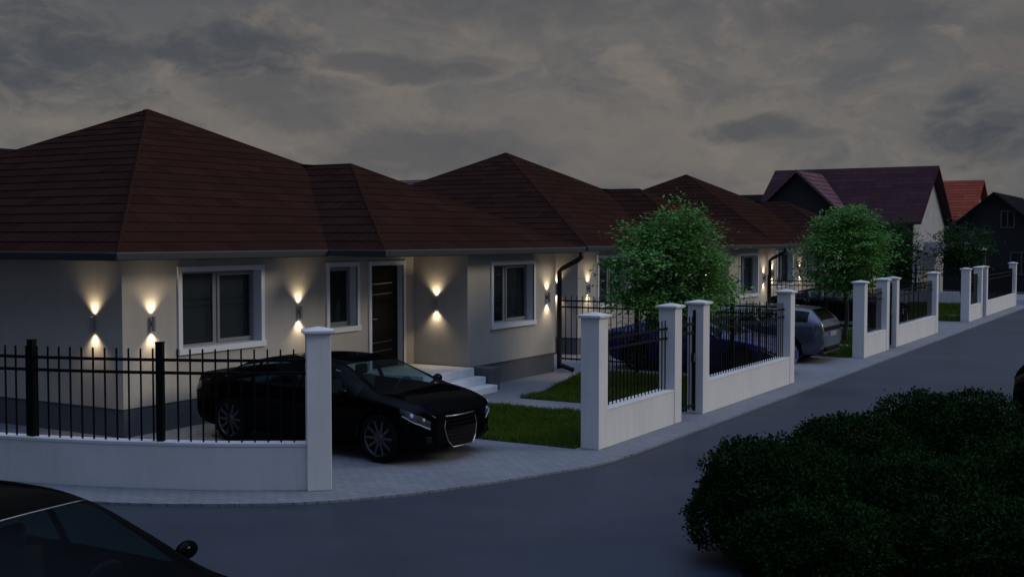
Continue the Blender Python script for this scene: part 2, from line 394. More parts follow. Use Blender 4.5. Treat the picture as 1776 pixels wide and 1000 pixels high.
sc.view_settings.view_transform='Standard'; sc.view_settings.look='None'; sc.view_settings.exposure=0; sc.view_settings.gamma=1
sc.cycles.max_bounces=6; sc.cycles.diffuse_bounces=3; sc.cycles.glossy_bounces=3; sc.cycles.transparent_max_bounces=12
sc.cycles.sample_clamp_indirect=3
# ------------------------------------------------------------------ ground
def struct(name, mb, m, **k):
    o = mb.build(name, m, **k); return tag(o, kind='structure')
g = MB(); g.face([(-3000,-3000,-.20),(3000,-3000,-.20),(3000,3000,-.20),(-3000,3000,-.20)]); struct('ground', g, M['ground'])
g = MB(); g.prism([(-70,-40),(8,-40),(8,150),(-70,150)], -.19, -.03); struct('road', g, M['asphalt'])
KERB = [(-60,1.5),(-30,6.2),(-20,7.9),(-15,8.55),(-12.9,8.85),(-11.9,9.02),(-11.28,9.23),(-10.9,9.37),(-10.38,9.62),(-9.9,9.9),(-9.51,10.15),(-9.15,10.43),(-8.85,10.75),(-8.58,11.1),(-8.35,11.45),(-8.1,11.95),(-7.86,12.45),(-7.62,13.05),(-7.42,13.6),(-7.22,14.15),(-7.12,14.7),(-7.09,15.4),(-7.09,64),(-7.09,70),(-60,70)]
g = MB(); g.prism(KERB, -.12, 0); struct('pavement', g, M['paver'])
RK = [(-3.3,-30),(-3.3,8.5),(-3.4,11),(-3.55,13),(-3.15,15.5),(-2.95,18.5),(-2.9,23),(-2.9,64),(60,64),(60,-30)]
g = MB(); g.prism(RK, -.12, 0); struct('pavement_opposite', g, M['paver'])
g = MB(); g.prism([(-3.1,8),(-3.2,11),(-3.15,13.2),(-2.9,15.4),(-.2,16.2),(2.5,14.5),(2.5,8)], 0, .05); struct('planting_bed', g, M['soil'])

random.seed(4)
LAWNS = []
def lawn(poly, seed, dens, h):
    """soil sheet plus one object of grass blades"""
    s = MB(); s.prism(poly, 0, .012); struct('lawn', s, M['soil'])
    xs = [p[0] for p in poly]; ys = [p[1] for p in poly]
    def inside(x, y):
        c = False
        for (x1,y1),(x2,y2) in zip(poly, poly[1:]+poly[:1]):
            if (y1>y)!=(y2>y) and x < (x2-x1)*(y-y1)/(y2-y1)+x1: c = not c
        return c
    rnd = random.Random(seed); b = MB()
    n = int(dens*(max(xs)-min(xs))*(max(ys)-min(ys)))
    for _ in range(n):
        x = rnd.uniform(min(xs),max(xs)); y = rnd.uniform(min(ys)-.03,max(ys)+.03)
        if not inside(x+rnd.gauss(0,.025),y+rnd.gauss(0,.025)): continue
        k = .6+.8*noise.noise((x*1.7,y*1.7,seed))
        hh = h*rnd.uniform(.5,1.2)*max(.45,k+.3); a = rnd.uniform(0,2*PI); w = h*.13
        lx, ly = rnd.gauss(0,.45)*hh, rnd.gauss(0,.45)*hh
        ca, sa = math.cos(a)*w, math.sin(a)*w
        b.face([(x-ca,y-sa,.01),(x+ca,y+sa,.01),(x+lx,y+ly,.01+hh)])
    o = b.build('grass', M['grass']); tag(o, kind='stuff')
lawn([(-7.99,15.2),(-7.99,18.35),(-11.55,18.35),(-11.75,17.2),(-11.7,15.9),(-11.4,15.2)], 1, 2600, .085)
lawn([(-8.0,19.5),(-8.0,24.3),(-12.5,24.3),(-12.0,22.6),(-11.5,20.6),(-11.45,19.5)], 2, 1700, .085)
for k,(y0,y1,y2,y3) in enumerate(((30.5,33.2,34.4,39.6),(45.9,48.5,49.7,57.7))):
    lawn([(-7.99,y0),(-7.99,y1),(-11.7,y1),(-11.7,y0)], 5+k, 500, .13)
    lawn([(-7.99,y2),(-7.99,y3),(-12.3,y3),(-11.6,y2)], 8+k, 350, .13)

# ------------------------------------------------------------------ the three bungalows
EZ = 2.88; SL = .489
X0, X1 = -13.85, -26.2          # eaves, street side and back
Y0, Y1 = 11.85, 24.2            # eaves, near side and far side
WX, WY = -12.55, 16.65          # eaves of the wing over the porch and the bay
def courses(mb, lo, dirs, up, rows, ext, bound, step=.36, lift=.014):
    """stepped tile courses on one roof plane. P(a, w) = lo + dirs*a + up*w ; bound(w) -> (a0, a1)"""
    lo, dirs, up = Vector(lo), Vector(dirs), Vector(up)
    nrm = dirs.cross(up).normalized()
    if nrm.z < 0: nrm = -nrm
    w = 0.0
    while w < ext - 1e-4:
        w2 = min(w+step, ext)
        a0, a1 = bound(w); b0, b1 = bound(w2)
        q = [lo+dirs*a0+up*w+nrm*lift, lo+dirs*a1+up*w+nrm*lift, lo+dirs*b1+up*w2, lo+dirs*b0+up*w2]
        uv = [(a0,w+.01),(a1,w+.01),(b1,w2-.01),(b0,w2-.01)]
        if abs(b1-b0) < 1e-4: q = q[:3]; uv = uv[:3]
        mb.face(q, uv)
        mb.face([lo+dirs*a0+up*w, lo+dirs*a1+up*w, q[1], q[0]], [(a0,w),(a1,w),(a1,w+.005),(a0,w+.005)])
        w = w2
def house_roof():
    mb = MB(); c = math.sqrt(1+SL*SL)              # slope length per plan metre
    H = (Y1-Y0)/2; HW = (Y1-WY)/2
    def up(dx, dy): return Vector((dx/c, dy/c, SL/c))
    zr = .17                                        # half of the short ridge
    H2 = H
    # near side (-Y): eave runs along X
    courses(mb, (X0,Y0,EZ), (-1,0,0), up(0,1), 0, H2*c, lambda w: (w/c, (X0-X1)-w/c))
    # street side of the main roof (+X), cut by the valley of the wing
    def bm_(w):
        h = w/c
        return (h, min((WY-Y0)+h, (Y1-Y0)-h)) if h < HW else (h, (Y1-Y0)-h)
    n0 = HW*c
    courses(mb, (X0,Y0,EZ), (0,1,0), up(-1,0), 0, H*c, bm_)
    # back
    courses(mb, (X1,Y0,EZ), (0,1,0), up(1,0), 0, H*c, lambda w: (w/c, (Y1-Y0)-w/c))
    # far side (+Y): main and wing lie in one plane
    def bf(w):
        h = w/c
        return (h if h < HW else h+(WX-X0), (WX-X1)-h)
    courses(mb, (WX,Y1,EZ), (-1,0,0), up(0,-1), 0, H*c, bf)
    # wing: near side and street side
    courses(mb, (WX,WY,EZ), (-1,0,0), up(0,1), 0, HW*c, lambda w: (w/c, (WX-X0)+w/c))
    courses(mb, (WX,WY,EZ), (0,1,0), up(-1,0), 0, HW*c, lambda w: (w/c, (Y1-WY)-w/c))
    return mb
def ridge_caps():
    mb = MB(); H = (Y1-Y0)/2; HW = (Y1-WY)/2
    ap = Vector((X0-H, (Y0+Y1)/2, EZ+H*SL)); wr = Vector((WX-HW, (WY+Y1)/2, EZ+HW*SL)); j = Vector((X0-HW, (WY+Y1)/2, EZ+HW*SL))
    for a, b in (((X0,Y0,EZ),ap),((X1,Y0,EZ),ap),((X1,Y1,EZ),ap),((WX,WY,EZ),wr),((WX,Y1,EZ),wr),(wr,j),(j,ap)):
        a, b = Vector(a), Vector(b)
        mb.tube([a.lerp(b,.003)-Vector((0,0,.014)), b-Vector((0,0,.014))], .036, 8)
    mb.ellipsoid(ap-Vector((0,0,.035)), (.06,.14,.05))
    return mb
def wall_x(mb, X, y0, y1, z0, z1, holes):
    ys = sorted({y0,y1,*[h[0] for h in holes],*[h[1] for h in holes]}); zs = sorted({z0,z1,*[h[2] for h in holes],*[h[3] for h in holes]})
    for a,b in zip(ys,ys[1:]):
        for c,d in zip(zs,zs[1:]):
            if any(h[0]-1e-6<=a and b<=h[1]+1e-6 and h[2]-1e-6<=c and d<=h[3]+1e-6 for h in holes): continue
            mb.face([(X,a,c),(X,b,c),(X,b,d),(X,a,d)])
def reveal(mb, X, y0, y1, z0, z1, d):
    mb.face([(X,y0,z0),(X,y1,z0),(X-d,y1,z0),(X-d,y0,z0)]); mb.face([(X,y0,z1),(X-d,y0,z1),(X-d,y1,z1),(X,y1,z1)])
    mb.face([(X,y0,z0),(X-d,y0,z0),(X-d,y0,z1),(X,y0,z1)]); mb.face([(X,y1,z0),(X,y1,z1),(X-d,y1,z1),(X-d,y1,z0)])
def frame_boxes(mb, xa, xb, y0, y1, z0, z1, t):
    mb.box(xa,xb,y0,y1,z0,z0+t); mb.box(xa,xb,y0,y1,z1-t,z1); mb.box(xa,xb,y0,y0+t,z0+t,z1-t); mb.box(xa,xb,y1-t,y1,z0+t,z1-t)
def window(h, X, y0, y1, z0, z1, mull=None, sash=True, curtain=False):
    D = .17
    f = MB(); frame_boxes(f, X-D-.05, X-D, y0, y1, z0, z1, .04)
    spans = [(y0+.04, y1-.04)]
    if mull:
        f.box(X-D-.05, X-D-.002, mull-.05, mull+.05, z0+.04, z1-.04); spans = [(y0+.04, mull-.05),(mull+.05, y1-.04)]
    if sash:
        a,b = spans[-1]; frame_boxes(f, X-D-.045, X-D+.018, a-.012, b+.012, z0+.028, z1-.028, .055); spans[-1]=(a+.04,b-.04)
    w = f.build('window', M['pvc'], h)
    for i,(a,b) in enumerate(spans):
        e = .04 if sash and i==len(spans)-1 else 0
        p = MB(); p.box(X-D-.03, X-D-.022, a, b, z0+.04+e, z1-.04-e); p.build('pane', M['pane'], w)
    t = MB(); reveal(t, X+.03, y0, y1, z0, z1, D+.03)
    q = .085
    t.box(X,X+.03,y0-q,y1+q,z1,z1+q); t.box(X,X+.03,y0-q,y0,z0,z1); t.box(X,X+.03,y1,y1+q,z0,z1)
    t.build('window_surround', M['trim'], w)
    s = MB(); s.box(X,X+.055,y0-q-.01,y1+q+.01,z0-.10,z0); s.build('window_sill', M['trim'], w)
    if not curtain:
        c = MB(); c.box(X-D-.14, X-D-.13, y0-.1, y1+.1, z0-.1, z1+.1); c.build('blind', M['blind'], w)
    if curtain:
        c = MB(); n = 60
        for (a,b) in ((y0+.03, y0+.55),(y1-.62,y1-.03)):
            for i in range(n):
                u0 = a+(b-a)*i/n; u1 = a+(b-a)*(i+1)/n
                d0 = .03*math.sin(i*1.15); d1 = .03*math.sin((i+1)*1.15)
                c.face([(X-D-.16+d0,u0,z0-.1),(X-D-.16+d1,u1,z0-.1),(X-D-.16+d1,u1,z1),(X-D-.16+d0,u0,z1)])
        c.build('curtain', M['curtain'], w, smooth=True)
    return w
FX, BX = -14.4, -13.05
WZ = 2.775
def make_house():
    h = thing('bungalow', (FX,12.4,0), 'nearest red-brown hip-roofed bungalow, the black sedan parked at its front wall', 'house', 'row of red-brown roofed bungalows')
    holes = [(13.61,15.46,1.30,2.55),(17.33,18.17,1.39,2.55),(18.63,19.70,.45,2.55)]
    w = MB()
    wall_x(w, FX, 12.4, 20.1, .45, WZ, holes)
    wall_x(w, BX, 20.1, 23.85, .45, WZ, [(21.08,22.80,1.27,2.53)])
    w.face([(FX,12.4,.45),(-25.65,12.4,.45),(-25.65,12.4,WZ),(FX,12.4,WZ)])
    w.face([(BX,20.1,.45),(FX,20.1,.45),(FX,20.1,WZ),(BX,20.1,WZ)])
    w.face([(BX,23.85,.45),(BX,23.85,WZ),(-25.65,23.85,WZ),(-25.65,23.85,.45)])
    w.face([(-25.65,12.4,.45),(-25.65,23.85,.45),(-25.65,23.85,WZ),(-25.65,12.4,WZ)])
    # the underside of the wall where the plinth steps back
    w.face([(FX,12.4,.45),(FX,20.1,.45),(FX-.05,20.1,.45),(FX-.05,12.45,.45)])
    w.face([(FX,12.4,.45),(FX-.05,12.45,.45),(-25.65,12.45,.45),(-25.65,12.4,.45)])
    w.face([(BX,20.1,.45),(BX,23.85,.45),(BX-.05,23.80,.45),(BX-.05,20.15,.45)])
    w.build('wall', M['stucco'], h)
    p = MB(); q = .025
    p.face([(FX-q,12.4+q,0),(FX-q,20.1+q,0),(FX-q,20.1+q,.449),(FX-q,12.4+q,.449)])
    p.face([(FX-q,12.4+q,0),(FX-q,12.4+q,.449),(-25.6,12.4+q,.449),(-25.6,12.4+q,0)])
    p.face([(BX-q,20.1+q,0),(BX-q,23.85-q,0),(BX-q,23.85-q,.449),(BX-q,20.1+q,.449)])
    p.face([(BX-q,20.1+q,0),(BX-q,20.1+q,.449),(FX-q,20.1+q,.449),(FX-q,20.1+q,0)])
    p.face([(BX-q,23.85-q,0),(-25.6,23.85-q,0),(-25.6,23.85-q,.449),(BX-q,23.85-q,.449)])
    p.build('plinth', M['plinth'], h)
    s = MB(); s.box(-13.03,-12.5,20.11,20.47,0,.462); s.build('step_side_wall', M['plinth'], h, bevel=.01)
    r = house_roof().build('roof', M['roof'], h)
    ridge_caps().build('ridge_cap', M['roof'], r)
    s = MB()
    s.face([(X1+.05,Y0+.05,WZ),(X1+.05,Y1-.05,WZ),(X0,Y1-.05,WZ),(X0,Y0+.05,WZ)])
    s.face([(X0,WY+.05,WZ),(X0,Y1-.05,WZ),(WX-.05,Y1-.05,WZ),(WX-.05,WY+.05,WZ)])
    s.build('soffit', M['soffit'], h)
    gt = MB(); z0, z1, t = 2.762, 2.893, .11
    # half-round-ish gutter section as a bevelled box along every eave
    gt.box(X0-.03,X0+.08,Y0-.08,WY-.08,z0,z1)
    gt.box(X1,X0-.03,Y0-.08,Y0+.03,z0,z1)
    gt.box(X0+.0,WX+.08,WY-.08,WY+.03,z0,z1)
    gt.box(WX-.03,WX+.08,WY+.03,Y1+.08,z0,z1)
    gt.box(X1,WX-.03,Y1-.03,Y1+.08,z0,z1)
    gt.build('gutter', M['fascia'], h, bevel=.02)
    window(h, FX, 13.61,15.46,1.30,2.55, mull=14.53)
    window(h, FX, 17.33,18.17,1.39,2.55, sash=True)
    window(h, BX, 21.08,22.80,1.27,2.53, mull=21.82, curtain=True)
    # entrance door
    d = MB(); d.box(FX-.17,FX-.11,18.66,19.67,.465,2.52)
    door = d.build('front_door', M['door'], h, bevel=.006)
    for z in (2.17,1.96,.98,.80):
        l = MB(); l.face([(FX-.107,18.74,z-.012),(FX-.107,19.48,z+.012),(FX-.107,19.48,z+.026),(FX-.107,18.74,z+.002)])
        l.build('metal_inlay', M['chrome'], door)
    hd = MB(); hd.tube([(FX-.11,18.76,1.47),(FX-.05,18.76,1.47),(FX-.05,18.90,1.47)], .011, 8); hd.build('door_handle', M['chrome'], door)
    t = MB(); reveal(t, FX+.03, 18.63,19.70,.452,2.55,.19); q=.085
    t.box(FX,FX+.03,18.63-q,19.70+q,2.55,2.55+q); t.box(FX,FX+.03,18.63-q,18.63,.463,2.55); t.box(FX,FX+.03,19.70,19.70+q,.463,2.55)
    t.build('door_surround', M['trim'], door)
    for (xx, z0_, z1_) in ((-12.86,.30,.46),(-12.58,.15,.30),(-12.30,0,.15)):
        st = MB(); st.box(FX+.002,xx,18.25,20.06,z0_+.001,z1_); st.build('porch_step', M['marble'], h, bevel=.012)
    dp = MB(); dp.tube([(-12.52,24.12,2.79),(-12.52,24.12,2.66),(-12.58,24.09,2.60),(-12.93,23.97,2.40),(-13.0,23.95,2.33),(-13.0,23.95,.22),(-12.96,23.95,.15),(-12.62,23.93,.055)], .055, 10)
    dp.build('downpipe', M['pipe'], h, smooth=True)
    return h
HP = [0, 15.15, 30.6]
house = make_house()
for k,lab in ((1,'middle red-brown hip-roofed bungalow, partly behind the nearest street tree'),(2,'farthest of the three red-brown hip-roofed bungalows, before the purple-roofed house')):
    c = copy_tree(house); c.location.y += HP[k]; c['label'] = lab

# wall lamps: a metal tube lit at both ends
def lamp(px_, py_, nx, ny, label, loc=None):
    t = thing('wall_lamp', (px_,py_,1.62), label, 'wall lamp', 'up-and-down wall lamps on the bungalows')
    cx, cy = px_+nx*.062, py_+ny*.062
    b = MB(); n = 20
    for r0,r1 in ((.047,.047),):
        b.lathe([(.027,1.63),(.032,1.63),(.032,1.87),(.027,1.87),(.027,1.85)], (cx,cy,0), 'Z', n)
    b.build('lamp_tube', M['lampbody'], t, smooth=False)
    b = MB(); b.obox((px_+nx*.0175,py_+ny*.0175,0),(ny,nx,0),(nx,ny,0),.009,.0165,1.71,1.79); b.build('wall_bracket', M['lampbody'], t)
    for z,up in ((1.852,1),(1.640,-1)):
        e = MB(); e.lathe([(.001,z),(.027,z)], (cx,cy,0), 'Z', n); e.build('lens', M['glow'], t)
        ld = bpy.data.lights.new('lamp_beam','SPOT'); ld.energy = LAMP_W; ld.color=(1,.80,.52); ld.spot_size=R(112); ld.spot_blend=1.0; ld.shadow_soft_size=.035
        lo = bpy.data.objects.new('lamp_beam', ld); COL.objects.link(lo); lo.parent = t
        lo.location = (cx-px_, cy-py_, (1.885 if up>0 else 1.612)-1.62)
        lo.rotation_euler = (PI,0,0) if up>0 else (0,0,0)
    return t
LAMP_W = 21
LP = [(-15.02,12.4,0,-1,'on the side wall of the {} bungalow, around the corner'),
      (FX,12.97,1,0,'on the front of the {} bungalow, before its big window'),
      (FX,16.46,1,0,'between the big and the narrow window of the {} bungalow'),
      (-13.82,20.1,0,-1,'beside the front door of the {} bungalow'),
      (BX,23.43,1,0,'beside the bay window of the {} bungalow, next to the downpipe')]
for px_,py_,nx,ny,lab in LP:
    l0 = lamp(px_,py_,nx,ny,'lit metal wall lamp '+lab.format('nearest'))
    for k,o_ in ((1,'middle'),(2,'farthest')):
        c = copy_tree(l0); c.location.y += HP[k]; c['label'] = 'lit metal wall lamp '+lab.format(o_)

# ------------------------------------------------------------------ fences
PF = -7.64      # street face of the pillars
def pillar(parent, c, ax, h=1.93, w=.15):
    ay = Vector((-ax[1],ax[0],0)); ax = Vector(ax)
    b = MB(); b.obox(c, ax, ay, w, w, 0, h-.005)
    p = b.build('pillar', M['paint_white'], parent, bevel=.008)
    b = MB(); e = w+.045
    b.obox(c, ax, ay, e-.02, e-.02, h-.004, h+.012); b.obox(c, ax, ay, e, e, h+.0125, h+.04)
    cs = [Vector(c)+ax*sx*e+ay*sy*e for sx,sy in ((-1,-1),(1,-1),(1,1),(-1,1))]
    top = Vector((c[0],c[1],h+.085))
    for i in range(4):
        a, d = cs[i], cs[(i+1)%4]
        b.face([(a.x,a.y,h+.0405),(d.x,d.y,h+.0405),top])
    b.build('pillar_cap', M['paint_white'], p)
    return p
def railing(parent, pts, zb, spacing, post_at=(), ztop=1.73, rails=(1.59,1.43), low=None, thick=.008, skip=.07, post_z=None):
    """rails follow the polyline; every picket is a sub-part of its panel"""
    pts = [Vector(p) for p in pts]
    r = MB()
    for z in list(rails)+([low] if low else []):
        for a, b in zip(pts, pts[1:]):
            d = (b-a); L_ = d.length; d.normalize()
            r.obox((a+b)/2, d, (-d.y,d.x,0), L_/2+.004, .016, z-.018, z+.018)
    panel = r.build('railing_panel', M['iron'], parent)
    seg = [0]
    for a, b in zip(pts, pts[1:]): seg.append(seg[-1]+(b-a).length)
    def at(s):
        for i in range(len(pts)-1):
            if s <= seg[i+1]+1e-6:
                t = (s-seg[i])/(seg[i+1]-seg[i]); return pts[i].lerp(pts[i+1],t), (pts[i+1]-pts[i]).normalized()
        return pts[-1], (pts[-1]-pts[-2]).normalized()
    for s in post_at:
        p, d = at(s); b = MB(); b.obox(p, d, (-d.y,d.x,0), .042,.042, zb if post_z is None else post_z, 1.80); b.obox(p,d,(-d.y,d.x,0),.047,.047,1.8005,1.815)
        b.build('fence_post', M['iron'], parent)
    n = max(1,int(round(seg[-1]/spacing))); proto = None
    for i in range(n):
        s = (i+.5)*seg[-1]/n
        if any(abs(s-q) < skip for q in post_at): continue
        p, d = at(s)
        if proto is None:
            b = MB(); b.obox((0,0,0),(1,0,0),(0,1,0),thick,thick,zb-.004,ztop)
            o = b.build('picket', M['iron'], None); proto = o
        else:
            o = proto.copy(); COL.objects.link(o)
        o.parent = panel
        org = panel['_org'] if '_org' in panel else (0,0,0)
        o.location = (p.x-org[0], p.y-org[1], 0-org[2]); o.rotation_euler = (0,0,math.atan2(d.y,d.x))
    return panel
G_FENCE = 'white pillared fence bays along the street'
def street_bay(y0, y1, label, spacing=.13):
    t = thing('street_fence', (PF-.15,(y0+y1)/2,0), label, 'fence', G_FENCE)
    pillar(t, (PF-.15,y0+.15,0), (0,1,0)); pillar(t, (PF-.15,y1-.15,0), (0,1,0))
    b = MB(); b.box(PF-.28,PF-.012,y0+.301,y1-.301,0,.54); b.build('low_wall', M['paint_white'], t)
    b = MB(); b.box(PF-.29,PF-.006,y0+.301,y1-.301,.5405,.575); b.build('coping', M['paint_white'], t, bevel=.006)
    railing(t, [(PF-.15,y0+.30,0),(PF-.15,y1-.30,0)], .575, spacing)
    return t
def gate(y0, y1, label):
    t = thing('garden_gate', (PF-.15,(y0+y1)/2,0), label, 'gate', 'black garden gates in the street fence')
    X = PF-.15; f = MB(); a, b = y0+.03, y1-.03
    f.box(X-.02,X+.02,a,a+.04,.06,1.84); f.box(X-.02,X+.02,b-.04,b,.06,1.84)
    for z in (1.60,1.44,.16): f.box(X-.016,X+.016,a+.04,b-.04,z-.02,z+.02)
    fr = f.build('gate_frame', M['iron'], t)
    n = 6
    for i in range(n):
        y = a+.04+(b-a-.08)*(i+.5)/n
        p = MB(); p.box(X-.008,X+.008,y-.008,y+.008,.10,1.73); p.build('picket', M['iron'], fr)
    p = MB(); p.box(X-.03,X+.03,b-.10,b-.045,.93,1.08); p.tube([(X+.03,b-.07,1.0),(X+.075,b-.07,1.0),(X+.075,b-.17,1.0)],.009,8); p.build('gate_lock', M['chrome'], t)
street_bay(15.29,18.42,'short white fence bay nearest the black sedan, lawn behind its railing')
gate(18.42,19.39,'narrow black garden gate in the nearest white street fence')
street_bay(19.39,24.68,'long white fence bay with the blue car behind its railing')
street_bay(30.58,33.33,'short white fence bay just past the silver estate car')
gate(33.33,34.21,'narrow black garden gate in the second white street fence, past the silver estate')
street_bay(34.21,40.16,'long white fence bay between the silver estate and the third driveway')
street_bay(45.9,48.88,'short white fence bay before the farthest gate, beyond the third driveway')
gate(48.88,49.8,'farthest narrow black garden gate, in the last white street fence')
street_bay(49.8,58.2,'farthest long white fence bay, ending at the parked white car')

# the curved corner fence at the bend
CP = [(-9.45,11.05),(-9.85,10.80),(-10.35,10.50),(-10.93,10.23),(-11.69,9.92),(-12.41,9.68),(-13.2,9.47),(-14.2,9.26),(-15.5,9.06),(-17.2,8.86)]
t = thing('corner_fence', (-9.4,11.07,0), 'curved white corner wall with black railing, in front of the black sedan', 'fence')
ax = Vector((.724,.690,0)); pillar(t, (-9.45,11.16,0), tuple(ax))
def offset_poly(pts, d):
    out = []
    for i,p in enumerate(pts):
        a = Vector((*pts[max(i-1,0)],0)); b = Vector((*pts[min(i+1,len(pts)-1)],0)); n_ = (b-a).normalized(); n_ = Vector((-n_.y,n_.x,0))
        out.append((p[0]+n_.x*d, p[1]+n_.y*d))
    return out
# refine the curve
def catmull(P, n):
    out=[]
    for i in range(len(P)-1):
        p0=Vector(P[max(i-1,0)]);p1=Vector(P[i]);p2=Vector(P[i+1]);p3=Vector(P[min(i+2,len(P)-1)])
        for k in range(n):
            s=k/n; out.append(tuple(.5*((2*p1)+(p2-p0)*s+(2*p0-5*p1+4*p2-p3)*s*s+(3*p1-p0-3*p2+p3)*s**3)))
    out.append(tuple(P[-1])); return out
CC = catmull(CP, 5)
ins = offset_poly(CC, -.20)
b = MB(); b.prism([*CC, *reversed(ins)], 0, .54); b.build('low_wall', M['paint_white'], t)
b = MB(); b.prism([*offset_poly(CC,.008), *reversed(offset_poly(CC,-.208))], .5405, .575); b.build('coping', M['paint_white'], t)
mid = [(*p,0) for p in offset_poly(CC,-.10)]
railing(t, mid, .575, .163, post_at=(1.93,3.72,5.6), thick=.009)

G_DIV = 'black dividing fences between the gardens'
def divider(y, x0, x1, label, zb=.22):
    t = thing('divider_fence', ((x0+x1)/2,y,0), label, 'fence', G_DIV)
    L_ = x1-x0; n = max(1, round(L_/2.25))
    railing(t, [(x0,y,0),(x1,y,0)], .2, .15, post_at=[.05,2.07,4.37], ztop=1.74, rails=(1.62,1.47), low=.24, thick=.008, post_z=0)
divider(24.52,-13.36,-8.0,'black railing between the nearest and the middle garden, beside the blue car')
divider(39.9,-13.36,-8.0,'black railing between the middle and the farthest garden, behind the silver estate')
t = thing('end_fence', (-10.7,58.0,0), 'far white low wall topped by black railing, closing the last garden', 'fence')
b = MB(); b.box(-14.2,-7.95,57.95,58.15,0,.57); b.build('low_wall', M['paint_white'], t)
railing(t, [(-14.2,58.05,0),(-7.95,58.05,0)], .57, .15, post_at=(.05,2.1,4.2), ztop=1.73)
# ------------------------------------------------------------------ cars
def pchip(tab):
    xs=[p[0] for p in tab]; ys=[p[1] for p in tab]; n=len(xs)
    h=[xs[i+1]-xs[i] for i in range(n-1)]; d=[(ys[i+1]-ys[i])/h[i] for i in range(n-1)]
    m=[0]*n; m[0]=d[0]; m[-1]=d[-1]
    for i in range(1,n-1):
        if d[i-1]*d[i]<=0: m[i]=0
        else:
            w1=2*h[i]+h[i-1]; w2=h[i]+2*h[i-1]; m[i]=(w1+w2)/(w1/d[i-1]+w2/d[i])
    def f(x):
        x=min(max(x,xs[0]),xs[-1]); i=0
        while i<n-2 and x>xs[i+1]: i+=1
        t=(x-xs[i])/h[i]
        return ys[i]*(1+2*t)*(1-t)**2+h[i]*m[i]*t*(1-t)**2+ys[i+1]*t*t*(3-2*t)+h[i]*m[i+1]*t*t*(t-1)
    return f
SEDAN=dict(
 zt=[(-2.44,.66),(-2.41,.88),(-2.36,1.0),(-2.05,1.045),(-1.80,1.06),(-1.3,1.245),(-.8,1.325),(-.2,1.35),(.2,1.34),(.5,1.295),(.95,1.125),(1.38,.955),(1.85,.875),(2.1,.795),(2.15,.735),(2.20,.69),(2.23,.62)],
 zb=[(-2.44,.40),(-2.4,.28),(-2.1,.2),(0,.18),(2.0,.19),(2.17,.22),(2.23,.27)],
 zs=[(-2.44,.62),(-2.37,.80),(-2.05,.92),(-1,.915),(0,.895),(1,.88),(1.5,.855),(1.9,.785),(2.13,.69),(2.17,.62),(2.23,.565)],
 ws=[(-2.44,.70),(-2.37,.82),(-2.17,.90),(-1.9,.945),(-1,.965),(0,.972),(1,.965),(1.65,.95),(1.92,.92),(2.1,.85),(2.15,.73),(2.23,.55)],
 wr=[(-2.44,.55),(-2.36,.70),(-1.75,.76),(-1.25,.66),(-.5,.60),(.3,.60),(.5,.61),(.95,.69),(1.38,.77),(1.9,.72),(2.2,.60),(2.23,.48)],
 wheels=(1.5,-1.5), wr_=.345, front=2.23, rear=-2.44, ws_x=(.56,1.36), rg_x=(-1.70,-1.05), side=[(.02,1.1),(-1.0,-.07),(-1.42,-1.06)], seam=(1.08,-.03,-1.03), head=(1.88,2.19), tail=(-2.41,-2.15), grille=(.205,.635,.37))
ESTATE=dict(
 zt=[(-2.24,.70),(-2.22,.92),(-2.17,1.02),(-1.98,1.22),(-1.84,1.335),(-1.6,1.37),(-.8,1.395),(-.1,1.40),(.2,1.385),(.48,1.335),(.9,1.17),(1.28,1.02),(1.75,.95),(2.1,.86),(2.25,.78),(2.32,.66)],
 zb=[(-2.24,.42),(-2.12,.28),(-1.8,.2),(0,.18),(1.9,.19),(2.25,.26),(2.32,.32)],
 zs=[(-2.24,.68),(-2.2,.88),(-1.9,1.0),(-1,1.0),(0,.97),(.9,.95),(1.4,.92),(1.9,.83),(2.2,.72),(2.32,.62)],
 ws=[(-2.24,.78),(-2.18,.85),(-1.98,.895),(-1.6,.91),(-1,.92),(0,.925),(1,.92),(1.6,.90),(1.95,.85),(2.2,.74),(2.32,.60)],
 wr=[(-2.24,.68),(-2.17,.74),(-1.98,.68),(-1.84,.615),(-1.4,.60),(-.5,.60),(.3,.59),(.48,.60),(.9,.67),(1.28,.74),(1.9,.68),(2.25,.55),(2.32,.48)],
 wheels=(1.38,-1.34), wr_=.335, front=2.32, rear=-2.24, ws_x=(.53,1.26), rg_x=(-2.13,-1.86), side=[(.0,1.0),(-.93,-.08),(-1.84,-1.0)], seam=(1.0,-.04,-.97), head=(1.82,2.2), tail=(-2.22,-2.02), grille=(.42,.70,.42))
TALL=dict(SEDAN, zt=[(x,z+(.10 if -1.3<=x<=.5 else .06 if x==.95 else 0)) for x,z in SEDAN['zt']])
